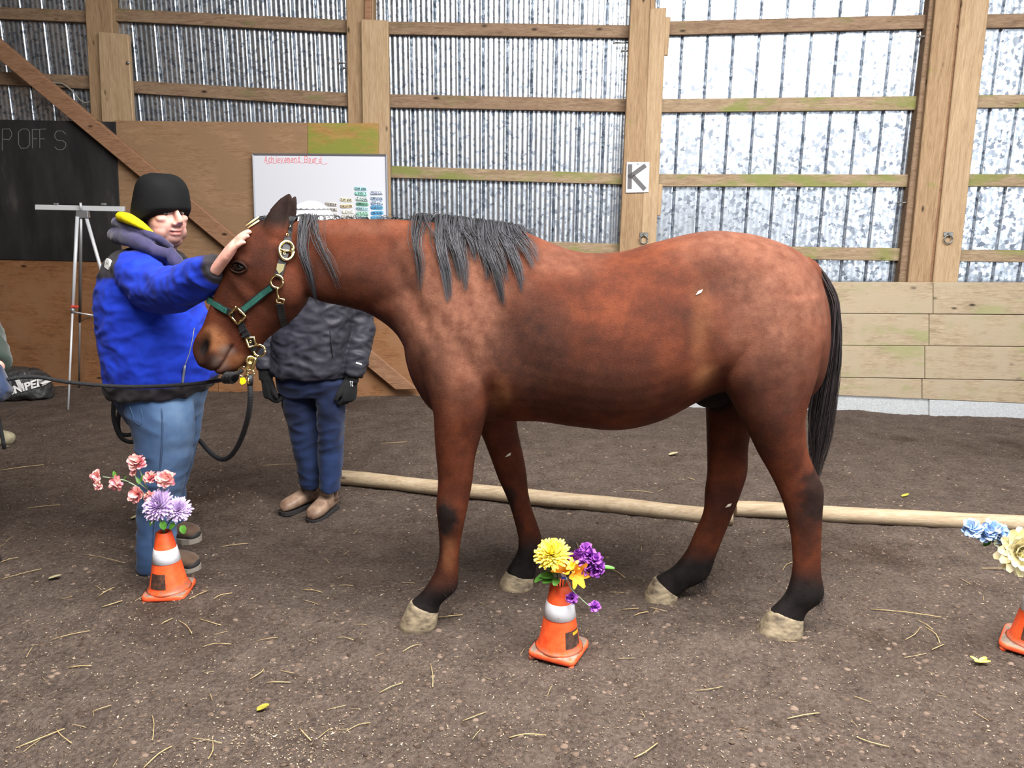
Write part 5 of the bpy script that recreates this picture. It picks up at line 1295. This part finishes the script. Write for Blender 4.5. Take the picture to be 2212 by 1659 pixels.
def cone(L, Rr, Fp, h, label, ang_st, rt, rb, kind):
    L, Rr, Fp = ground(*L), ground(*Rr), ground(*Fp)
    c = (L + Rr) / 2; side = np.linalg.norm(L - Rr) / math.sqrt(2); d = Rr - L; rot = math.atan2(d[1], d[0]) + math.pi / 4
    root = thing('traffic_cone', label, 'traffic cone', c, 'traffic cones holding flowers')
    root.rotation_euler = (0, 0, rot); hs = side / 2
    def part(mb, name, mat, smooth=False, par=root, **kw):
        o = link(name, mb.mesh(name, mat, smooth), None); o.parent = par; return tag(o, **kw)
    mb = MB(); rs = []
    for z, g in ((.012, .97), (.016, 1.0), (.026, 1.0), (.032, .965), (.034, .9)):
        rs.append(np.array([(hs * g * np.sign(math.cos(q)) * abs(math.cos(q)) ** .28, hs * g * np.sign(math.sin(q)) * abs(math.sin(q)) ** .28, z) for q in np.linspace(0, 2 * math.pi, 48, endpoint=False)]))
    mb.loft(rs); part(mb, 'base', M_CBASE, True)
    for a, b in ((1, 1), (1, -1), (-1, 1), (-1, -1)):
        mb = MB(); mb.lathe([(.012, -.004), (.012, .014)], (a * hs * .82, b * hs * .82, 0), 10); part(mb, 'foot', M_CONE, True)
    def rad(z): return rb + (rt - rb) * ((z - .034) / (h - .034))
    mb = MB(); mb.lathe([(rb + .012, .033), (rb + .004, .038), (rad(.05), .05), (rad(h * .5), h * .5), (rad(h - .004), h - .004), (rt - .003, h), (rt - .008, h), (rt - .008, h - .04), (.001, h - .045)], n=36); part(mb, 'body', M_CONE, True)
    z0, z1 = h * .55, h * .76
    mb = MB(); mb.lathe([(rad(z0) + .0005, z0), (rad(z0) + .0022, z0 + .001), (rad(z1) + .0022, z1 - .001), (rad(z1) + .0005, z1)], n=36); part(mb, 'reflective_band', M_BAND, True)
    def patch(a0, a1, za, zb, off):
        mb = MB(); n = 8; vs = []
        for o_ in (off, off - .002):
            for z in (za, zb):
                for q in np.linspace(a0, a1, n): r = rad(z) + o_; vs.append((r * math.cos(q), r * math.sin(q), z))
        fs = [(i, i + 1, n + i + 1, n + i) for i in range(n - 1)] + [(2 * n + i, 3 * n + i, 3 * n + i + 1, 2 * n + i + 1) for i in range(n - 1)]
        return mb.add(vs, fs)
    a = ang_st - rot
    st = part(patch(a - .55, a + .45, h * .2, h * .42, .0015), 'sticker', M_STICK, True)
    if kind == 2: part(patch(a - .1, a + .4, h * .36, h * .40, .003), 'sticker_strip', M_STY, True, st)
    return c, h, root
def zat(u, v, c): return float(atY(u, v, c[1])[2])
cA = (ground(302, 1308) + ground(428, 1260)) / 2; cB = (ground(1136, 1424) + ground(1276, 1396)) / 2
c1, h1, _ = cone((302, 1308), (428, 1260), (415, 1306), zat(358, 1148, cA), 'orange traffic cone in front of the jeans holding pink and lavender flowers', -1.75, .031, .078, 1)
c2, h2, _ = cone((1136, 1424), (1276, 1396), (1237, 1454), zat(1209, 1259, cB), 'orange traffic cone under the horse holding yellow and purple flowers', -.75, .036, .078, 2)
c3, h3, _ = cone((2152, 1404), (2306, 1396), (2240, 1452), h2, 'red orange traffic cone cut off by the right edge', -2.2, .036, .080, 1)

# ================================================================== artificial flowers
def petalmat(name, inner, outer):
    t = NT(name); g = t.n('NewGeometry'); v = t.coord((1, 1, 1), rand=False)
    col = t.mix(t.step(t.noise(v, 55, 3), .35, .65), inner, outer)
    col = t.mix(t.math('MULTIPLY', g.outputs['Random Per Island'], .35), col, outer)
    m = t.set(col, .6, spec=.25); t.b.inputs['Subsurface Weight'].default_value = .0
    return m
M_LAV = petalmat('lavender_petals', (200, 168, 224), (226, 206, 240)); M_PNK = petalmat('pink_cream_petals', (238, 120, 146), (250, 206, 190))
M_YEL = petalmat('yellow_petals', (250, 206, 24), (255, 242, 120)); M_ORG = petalmat('orange_petals', (232, 138, 22), (246, 184, 60))
M_PUR = petalmat('purple_petals', (126, 42, 158), (184, 110, 208)); M_BLU = petalmat('light_blue_petals', (132, 176, 232), (204, 224, 250)); M_CRM = petalmat('cream_petals', (232, 222, 160), (244, 234, 204))
M_LEAF = simple('green_plastic_leaf', (92, 150, 52), (60, 112, 34), 60, .45); M_STEM = simple('grey_green_stem', (150, 164, 140), (116, 132, 108), 60, .6); M_STEMG = simple('dark_green_stem', (70, 104, 56), (50, 80, 40), 60, .6)
def basis(n):
    n = np.asarray(n, float); n /= np.linalg.norm(n); a = np.cross(n, (0.3, 1, .2)); a /= np.linalg.norm(a); return a, np.cross(n, a), n
def petal(mb, c, dirv, nrm, L, w, cup=.2, k=4):
    dirv = dirv / np.linalg.norm(dirv); s = np.cross(dirv, nrm); s /= np.linalg.norm(s); n = np.cross(s, dirv); th = w * .05 + .0004
    top, bot = [], []
    for i in range(k):
        q = i / (k - 1); ww = w * (.35 + .65 * math.sin(min(1, q * 1.15 + .12) * math.pi * .78)) * (1 if q < .95 else .45)
        p = c + dirv * L * q + n * cup * L * (q * q)
        for sg in (-1, 0, 1): top.append(p + s * sg * ww + n * abs(sg) * ww * .3); bot.append(top[-1] - n * th)
    m = k * 3; fs = []
    for i in range(k - 1):
        for j in range(2):
            a = i * 3 + j; fs.append((a, a + 1, a + 4, a + 3)); fs.append((m + a, m + a + 3, m + a + 4, m + a + 1))
    mb.add(top + bot, fs)
def mum(mb, c, nrm, r, n=110, w=.13, flat=.8):
    a, b, n_ = basis(nrm)
    for i in range(n):
        q = (i + .5) / n; th = math.acos(1 - q * 1.28) ; ph = i * 2.39996 + rng.normal(0, .08); L = r * (.62 + .42 * q) * rng.uniform(.9, 1.06)
        d = (a * math.cos(ph) + b * math.sin(ph)) * math.sin(th) + n_ * math.cos(th) * flat
        petal(mb, c + d * r * .12, d, n_ + d * .2, L, r * w, .16, 4)
def ruffle(mb, c, nrm, r, n=26):
    a, b, n_ = basis(nrm)
    for i in range(n):
        ph = i * 2.39996; th = .25 + 1.35 * math.sqrt(i / n)
        d = (a * math.cos(ph) + b * math.sin(ph)) * math.sin(th) + n_ * math.cos(th); d /= np.linalg.norm(d)
        petal(mb, c + d * r * .1, d + np.array((rng.normal(0, .12), rng.normal(0, .12), rng.normal(0, .12))), n_ + np.array((rng.normal(0, .5), rng.normal(0, .5), rng.normal(0, .5))), r * rng.uniform(.8, 1.02), r * .40, rng.uniform(-.3, .35), 4)
def dahlia(mb, c, nrm, r):
    a, b, n_ = basis(nrm)
    for ring_, (cnt, th, L) in enumerate(((7, .35, .45), (9, .75, .7), (11, 1.1, .92), (12, 1.5, 1.0), (10, 1.85, .95))):
        for i in range(cnt):
            ph = (i + .5 * ring_) / cnt * 2 * math.pi; d = (a * math.cos(ph) + b * math.sin(ph)) * math.sin(th) + n_ * math.cos(th)
            petal(mb, c, d, n_ + d * .3, r * L * rng.uniform(.92, 1.05), r * .26, .28, 5)
def lily(mb, c, nrm, r):
    a, b, n_ = basis(nrm)
    for i in range(6):
        ph = i / 6 * 2 * math.pi; d = (a * math.cos(ph) + b * math.sin(ph)) * .62 + n_ * .8; petal(mb, c, d, n_ - d * .5, r, r * .26, -.25, 5)
def leaf(root, c, d, L, w, mat=M_LEAF, nrm=(0, -.5, 1)):
    mb = MB(); petal(mb, np.asarray(c), np.asarray(d, float), np.asarray(nrm, float), L, w, -.2, 5); build(mb, 'leaf', mat, root, True)
def flower(name, label, c, mouth, blooms, stems, stemmat, leaves=(), group=None, cat='flower', sr=.0022):
    """blooms: (builder, mesh material, centre, normal, radius)"""
    root = thing(name, label, cat, mouth, group)
    for (fn, mat, cc, nn, r) in blooms:
        mb = MB(); fn(mb, np.asarray(cc, float), np.asarray(nn, float), r); build(mb, 'bloom', mat, root, True)
    for st in stems:
        mb = MB(); mb.tube(st, sr, 6, 4); build(mb, 'stem', stemmat, root, True)
    for (lc, ld, L, w) in leaves: leaf(root, lc, ld, L, w)
    return root
def FP(u, v, c, dy=0.0): return atY(u, v, c[1] + dy)
m1 = c1 + np.array((0, 0, h1 - .02)); PXM = 1 / 545.0
tocam = lambda x=0, z=.5: np.array((x, -1.0, z))
# cone by the jeans: two lavender chrysanthemums, two pink carnation sprays
for (u, v, r, lb, dy, nx_) in ((343, 1092, 34, 'larger lavender chrysanthemum leaning left in the cone by the jeans', -.04, -.25), (386, 1101, 27, 'smaller lavender chrysanthemum leaning right in the cone by the jeans', -.01, .5)):
    cc = FP(u, v, c1, dy)
    flower('chrysanthemum', lb, c1, m1, [(mum, M_LAV, cc, tocam(nx_, .7), r * PXM)], [[m1 + (.004 * np.sign(nx_), 0, -.05), m1 + (0, 0, .02), cc]], M_STEMG, [(FP(u - 8, v + 30, c1, dy - .02), (-.5, -.3, -.4), .03, .014), (FP(u + 8, v + 34, c1, dy - .02), (.2, -.3, -.8), .034, .014)], 'lavender chrysanthemums')
s1 = [m1 + (0, .01, -.04), FP(340, 1110, c1), FP(310, 1065, c1), FP(285, 1045, c1), FP(255, 1035, c1), FP(222, 1030, c1)]
flower('carnation_spray', 'pink carnation spray arching far left out of the cone', c1, m1,
       [(ruffle, M_PNK, FP(212, 1029, c1), tocam(-1.2, .3), 16 * PXM), (ruffle, M_PNK, FP(216, 1046, c1, -.02), tocam(-.8, -.2), 14 * PXM), (ruffle, M_PNK, FP(253, 1043, c1, -.03), tocam(-.4, -.1), 17 * PXM), (ruffle, M_PNK, FP(298, 1068, c1, -.03), tocam(-.4, .2), 20 * PXM), (ruffle, M_PNK, FP(324, 1073, c1, -.03), tocam(.1, .2), 14 * PXM)],
       [s1, [FP(278, 1041, c1), FP(262, 1036, c1, -.02), FP(254, 1042, c1, -.02)]], M_STEM, [(FP(250, 1033, c1, -.01), (-.1, -.2, 1), .03, .008), (FP(268, 1040, c1), (.3, -.2, .8), .026, .007)], 'pink carnation sprays', 'flower spray', .003)
s2 = [m1 + (.004, .012, -.04), FP(345, 1105, c1, .02), FP(320, 1060, c1, .02), FP(303, 1020, c1, .02), FP(298, 1005, c1, .02)]
flower('carnation_spray', 'pink carnation spray standing upright against the blue jeans', c1, m1,
       [(ruffle, M_PNK, FP(296, 1000, c1, .02), tocam(0, .9), 20 * PXM), (ruffle, M_PNK, FP(290, 1022, c1, .01), tocam(-.3, 1), 9 * PXM), (ruffle, M_PNK, FP(326, 1032, c1, .0), tocam(-.2, .8), 15 * PXM), (ruffle, M_PNK, FP(358, 1035, c1, .0), tocam(.3, .6), 21 * PXM), (ruffle, M_PNK, FP(344, 1032, c1, .01), tocam(0, .6), 13 * PXM)],
       [s2, [FP(345, 1105, c1, .02), FP(348, 1070, c1, .01), FP(340, 1045, c1, .01)], [FP(348, 1075, c1, .01), FP(355, 1055, c1, .01), FP(358, 1040, c1, .01)], [FP(318, 1058, c1, .02), FP(298, 1040, c1, .01), FP(291, 1026, c1, .01)]], M_STEM, [(FP(302, 1045, c1, .01), (-.3, -.1, .9), .028, .008), (FP(306, 1040, c1, .01), (.2, -.1, .9), .03, .007)], 'pink carnation sprays', 'flower spray', .003)
# cone under the horse
m2 = c2 + np.array((0, 0, h2 - .02)); PXM2 = 1 / 565.0
cc = FP(1193, 1198, c2, -.03)
flower('chrysanthemum', 'bright yellow chrysanthemum in the cone under the horse', c2, m2, [(lambda mb, c, n, r: mum(mb, c, n, r, 120, .12, .62), M_YEL, cc, tocam(-.25, 1.5), 35 * PXM2)], [[m2 + (0, 0, -.05), FP(1203, 1235, c2), cc]], M_STEMG,
       [(FP(1195, 1245, c2, -.03), (-1, -.2, .25), .05, .016), (FP(1198, 1250, c2, -.03), (-1, -.3, -.05), .045, .017), (FP(1200, 1240, c2, -.03), (-.5, -.2, .8), .04, .014), (FP(1180, 1240, c2, -.03), (-1, -.2, -.5), .05, .012), (FP(1205, 1250, c2, -.04), (-.3, -.7, -.1), .035, .014)])
flower('lily', 'orange lily with upright petals between the yellow and purple flowers', c2, m2, [(lily, M_ORG, FP(1216, 1240, c2, -.03), np.array((-.05, -.25, 1.0)), .07)], [[m2 + (.002, 0, -.05), FP(1214, 1250, c2), FP(1216, 1240, c2, -.03)]], M_STEMG, group='orange lilies')
flower('lily', 'orange lily facing the camera below the purple cluster', c2, m2, [(lily, M_ORG, FP(1238, 1238, c2, -.035), tocam(.7, .15), .062), (lily, M_YEL, FP(1234, 1224, c2, -.03), tocam(.2, .9), .035)], [[m2 + (.004, 0, -.05), FP(1222, 1250, c2), FP(1238, 1238, c2, -.03)]], M_STEMG, group='orange lilies')
pb_ = [(1265, 1185, 12), (1252, 1200, 13), (1272, 1200, 15), (1286, 1208, 13), (1258, 1214, 15), (1278, 1218, 15), (1292, 1224, 13), (1240, 1205, 13), (1268, 1228, 13), (1287, 1234, 12)]
flower('carnation_spray', 'dense purple flower cluster leaning right out of the cone', c2, m2, [(ruffle, M_PUR, FP(u, v, c2, -.02 + .01 * math.sin(u)), tocam(.02 * (u - 1265), .02 * (1208 - v) + .2), r * PXM2 * 1.15) for u, v, r in pb_], [[m2 + (.006, 0, -.05), FP(1226, 1240, c2, .01), FP(1246, 1222, c2, .0), FP(1275, 1212, c2, .0)]], M_STEMG, [(FP(1298, 1225, c2), (1, 0, .05), .05, .008)], 'purple flower sprays', 'flower spray')
flower('carnation_spray', 'thin purple sprig drooping over the cone rim', c2, m2, [(ruffle, M_PUR, FP(1236, 1291, c2, -.06), tocam(-.1, .3), 13 * PXM2), (ruffle, M_PUR, FP(1284, 1311, c2, -.05), tocam(.4, 1), 12 * PXM2)], [[m2 + (.01, -.01, -.03), FP(1221, 1252, c2, -.045), FP(1236, 1275, c2, -.06), FP(1262, 1300, c2, -.055), FP(1294, 1327, c2, -.05)]], M_STEM, (), 'purple flower sprays', 'flower spray')
M_TAGW = NT('white_paper_tag').set((234, 236, 244), .5); M_TAGB = NT('blue_tag_print').set((60, 74, 190), .5)
tgd = thing('price_tag', 'small white and blue paper tag hanging at the cone mouth', 'tag', FP(1216, 1246, c2, -.05))
mb = MB(); mb.slab([FP(1211, 1238, c2, -.055), FP(1219, 1236, c2, -.055), FP(1226, 1252, c2, -.06), FP(1216, 1252, c2, -.06)], (0, -1, 0), .001); build(mb, 'paper', M_TAGW, tgd)
mb = MB(); mb.slab([FP(1212, 1246, c2, -.0605), FP(1222, 1247, c2, -.0605), FP(1224, 1251, c2, -.0610), FP(1214, 1251, c2, -.0610)], (0, -1, 0), .0008); build(mb, 'print', M_TAGB, tgd)
# cone at the right edge
m3 = c3 + np.array((0, 0, h3 - .02))
flower('carnation_spray', 'light blue flower spray at the right edge', c3, m3, [(ruffle, M_BLU, FP(u, v, c3), tocam(-.3, .6), r * PXM2) for u, v, r in ((2100, 1142, 21), (2128, 1152, 20), (2140, 1143, 20), (2160, 1152, 19), (2158, 1170, 15))], [[m3 + (0, 0, -.05), FP(2215, 1225, c3), FP(2175, 1175, c3), FP(2130, 1152, c3), FP(2105, 1146, c3)]], M_STEMG, [(FP(2140, 1168, c3), (-.4, 0, -.3), .03, .01)], None, 'flower spray', .003)
flower('dahlia', 'large cream dahlia at the right edge', c3, m3, [(dahlia, M_CRM, FP(2200, 1190, c3, -.03), tocam(-.15, .25), 50 * PXM2)], [[m3 + (0, 0, -.05), FP(2225, 1240, c3), FP(2205, 1200, c3)]], M_STEMG)
# fallen yellow bloom and leaves on the dirt
def gp(u, v, dz=.0):
    p = ground(u, v); p[2] = ground_h(p[0], p[1]) + dz; return p
p = gp(2116, 1434, .012); mb = MB()
for q in (.4, 2.6, 3.7, 5.8): petal(mb, p, np.array((math.cos(q), math.sin(q), .25)), np.array((0, 0, 1.0)), .034, .010, .1, 5)
tag(build(mb, 'fallen_bloom', M_YEL, None, True), 'small yellow four-petalled bloom lying on the dirt beside the right cone', 'flower')
M_DEADL = simple('pale_dry_leaf', (196, 186, 150), (150, 138, 104), 50, .8); M_YGL = simple('yellow_green_leaf', (178, 172, 66), (136, 126, 40), 50, .7)
for (u, v, d, L, w, mat, lb) in ((555, 1537, (1, .3, .2), .04, .014, M_YGL, 'yellow green leaf lying on the dirt near the bottom left'), (283, 1128, (1, .4, .15), .05, .018, M_DEADL, 'pale dry leaf on the dirt left of the lavender flowers'), (105, 1252, (1, .1, .15), .055, .014, M_DEADL, 'pale dry leaf flake on the dirt left of the cone'), (1948, 1073, (1, .3, .15), .05, .012, M_YGL, 'yellow leaf on the dirt behind the right pole'), (640, 873, (1, .3, .2), .06, .02, M_YGL, 'green leaf on the dirt between the gloved hand and jeans'), (1445, 985, (1, 0, .2), .06, .02, M_DEADL, 'pale leaf on the dirt below the belly of the horse')):
    mb = MB(); petal(mb, gp(u, v, .006), np.array(d, float), np.array((0, 0, 1.0)), L, w, .1, 5); tag(build(mb, 'leaf', mat, None, True), lb, 'leaf')
# white bits stuck to the coat
M_FLAKE = simple('white_shaving', (222, 214, 196), (196, 186, 164), 60, .8)
for (u, v, s_, lb) in ((1510, 632, 9, 'white shaving stuck to the flank of the horse'), (1098, 983, 8, 'pale shaving stuck to the far foreleg'), (1573, 1092, 7, 'pale shaving stuck to the far hind leg')):
    V, N = get_vn(horse_me); UV, DEP = proj(V); FRONT = N[:, 1] < .25
    pts = [surf(u + a * s_, v + b * s_, .003) for a, b in ((-.9, .6), (-.2, -.4), (.9, -.7), (.5, .1))]; n = hnorm(pts[1]); mb = MB(); mb.slab(pts, n, .002); tag(build(mb, 'wood_shaving', M_FLAKE, None), lb, 'shaving')

# ================================================================== straw and chips on the dirt
M_STRAW = simple('pale_straw', (196, 174, 128), (150, 124, 84), 50, .7)
seen = [(2, 1250, 90, 1232), (0, 1216, 40, 1208), (215, 1290, 248, 1275), (220, 1316, 265, 1306), (180, 1202, 272, 1225), (478, 1184, 536, 1177), (410, 1305, 450, 1283), (463, 1300, 502, 1288), (652, 1297, 688, 1312), (652, 1278, 696, 1283), (436, 1402, 500, 1395), (385, 1345, 415, 1375), (430, 1342, 478, 1357), (348, 1355, 374, 1344), (112, 1388, 195, 1370), (148, 1452, 198, 1448), (556, 1386, 600, 1381), (198, 1546, 242, 1533), (328, 1545, 330, 1602), (35, 1620, 140, 1580), (122, 1580, 156, 1612), (310, 1659, 372, 1615), (414, 1597, 480, 1612), (450, 1646, 460, 1608), (576, 1480, 628, 1478), (540, 1470, 570, 1453), (648, 1575, 672, 1601), (748, 1583, 800, 1560), (728, 1383, 764, 1391), (1370, 1335, 1400, 1330), (940, 1335, 1000, 1330), (1980, 1340, 2014, 1365), (1955, 1386, 1986, 1363), (1953, 1421, 2000, 1415), (1998, 1358, 2030, 1395), (2013, 1405, 2040, 1395), (2120, 1228, 2196, 1230), (1690, 1235, 1712, 1218), (1882, 1316, 2032, 1338), (1700, 1140, 1720, 1120), (1870, 1130, 1900, 1110), (1480, 1030, 1500, 1040), (1350, 1062, 1410, 1068), (1245, 1175, 1262, 1215), (1310, 1230, 1350, 1250), (1345, 1320, 1380, 1322), (1400, 1320, 1440, 1330), (0, 1022, 95, 1006), (870, 1410, 905, 1395), (820, 1500, 870, 1480), (1000, 1560, 1050, 1540), (1100, 1600, 1180, 1590), (1500, 1500, 1560, 1490), (1370, 1640, 1420, 1610), (1700, 1560, 1770, 1545), (1850, 1600, 1920, 1620), (930, 1440, 935, 1490), (60, 1100, 130, 1092), (560, 1010, 640, 1004), (820, 960, 880, 955)]
for (ua, va, ub, vb) in seen:
    a, b = gp(ua, min(va, 1690), .005), gp(ub, min(vb, 1690), .007); L = np.linalg.norm(b - a); r = rng.uniform(.0011, .0021)
    mb = MB(); mb.tube([a, (a + b) / 2 + np.array((rng.normal(0, .006), rng.normal(0, .006), .004)), b], r, 5, 2)
    tag(build(mb, 'straw_stalk', M_STRAW, None, True), 'loose pale straw stalk lying on the dirt floor', 'straw', 'straw stalks on the dirt floor')
sm0 = MB(); sm0.tube([(-.5, 0, 0), (0, .02, .02), (.5, 0, 0)], .02, 5, 2); smesh = sm0.mesh('straw_stalk', M_STRAW, True)
for i in range(80):
    u = rng.uniform(0, 2212); v = 930 + 720 * rng.uniform(0, 1) ** 1.0; p = gp(u, v, .005); L = rng.uniform(.025, .065)
    o = link('straw_stalk', smesh); o.location = tuple(p); o.scale = (L, L * .9, L * .9 if L < .06 else L * .6); o.rotation_euler = (0, rng.uniform(-.1, .1), rng.uniform(0, 6.28))
    tag(o, 'loose pale straw stalk lying on the dirt floor', 'straw', 'straw stalks on the dirt floor')
# chips and grit: far too many to count
def chipmat(name, stops):
    t = NT(name); g = t.n('NewGeometry'); return t.set(t.ramp(g.outputs['Random Per Island'], stops), .85, spec=.2)
M_CHIP = chipmat('wood_chips', [(0.0, (104, 88, 74)), (0.5, (138, 120, 102)), (0.85, (166, 148, 126)), (1.0, (204, 190, 170))])
M_CLOD = chipmat('dirt_clods', [(0.0, (58, 46, 39)), (0.6, (92, 77, 67)), (1.0, (122, 105, 93))])
mb = MB(); mc = MB()
tri = np.array([(-1, -.4, 0), (.2, -.55, .15), (1, .1, 0), (-.1, .5, .1)])
for i in range(9000):
    if i < 5200: u, v = rng.uniform(-30, 2240), rng.uniform(880, 1670)
    else: u, v = rng.uniform(-30, 2240), 850 + 820 * rng.uniform(0, 1) ** .8
    if rng.uniform() < .06: u, v = rng.normal(620, 110), rng.normal(1600, 38)
    p = gp(u, min(v, 1690), .003)
    if p[1] > 6.3: continue
    s_ = rng.uniform(.002, .005) * (1.6 if rng.uniform() < .06 else 1); q = rng.uniform(0, 6.28); cq, sq_ = math.cos(q), math.sin(q)
    Mx = np.array(((cq, -sq_, 0), (sq_, cq, 0), (0, 0, 1)))
    vs = (tri * (s_, s_ * rng.uniform(.4, 1), s_ * .8)) @ Mx.T + p; mb.add(np.vstack([vs, vs - (0, 0, .002)]), [(0, 1, 2, 3), (0, 4, 5, 1), (1, 5, 6, 2), (2, 6, 7, 3), (3, 7, 4, 0)])
for i in range(5200):
    u, v = rng.uniform(-30, 2240), rng.uniform(880, 1680)
    dn = noise.noise((u * .004, v * .008, 2.0)); 
    if dn < rng.uniform(-.5, .25): continue
    p = gp(u, min(v, 1690), 0); s_ = min(abs(rng.normal(0, .0045)) + .002, .011); k0 = rng.uniform(0, 6.28); vs = []
    for lay, zz in ((1.0, -.1), (.8, .35)):
        for q in range(6):
            g = s_ * lay * rng.uniform(.65, 1.25); vs.append(p + np.array((g * math.cos(k0 + q * 1.047) * 1.3, g * math.sin(k0 + q * 1.047), s_ * zz * rng.uniform(.6, 1.4))))
    vs.append(p + np.array((0, 0, s_ * .55)))
    mc.add(vs, [(q, (q + 1) % 6, 6 + (q + 1) % 6, 6 + q) for q in range(6)] + [(6 + q, 6 + (q + 1) % 6, 12) for q in range(6)])
tag(link('wood_chips', mb.mesh('wood_chips', M_CHIP, fix=False)), 'pale wood chips and hay bits strewn over the dirt', 'wood chips', kind='stuff')
tag(link('dirt_clods', mc.mesh('dirt_clods', M_CLOD, smooth=True, fix=False)), 'small dark clods and crumbs of dirt', 'dirt', kind='stuff')
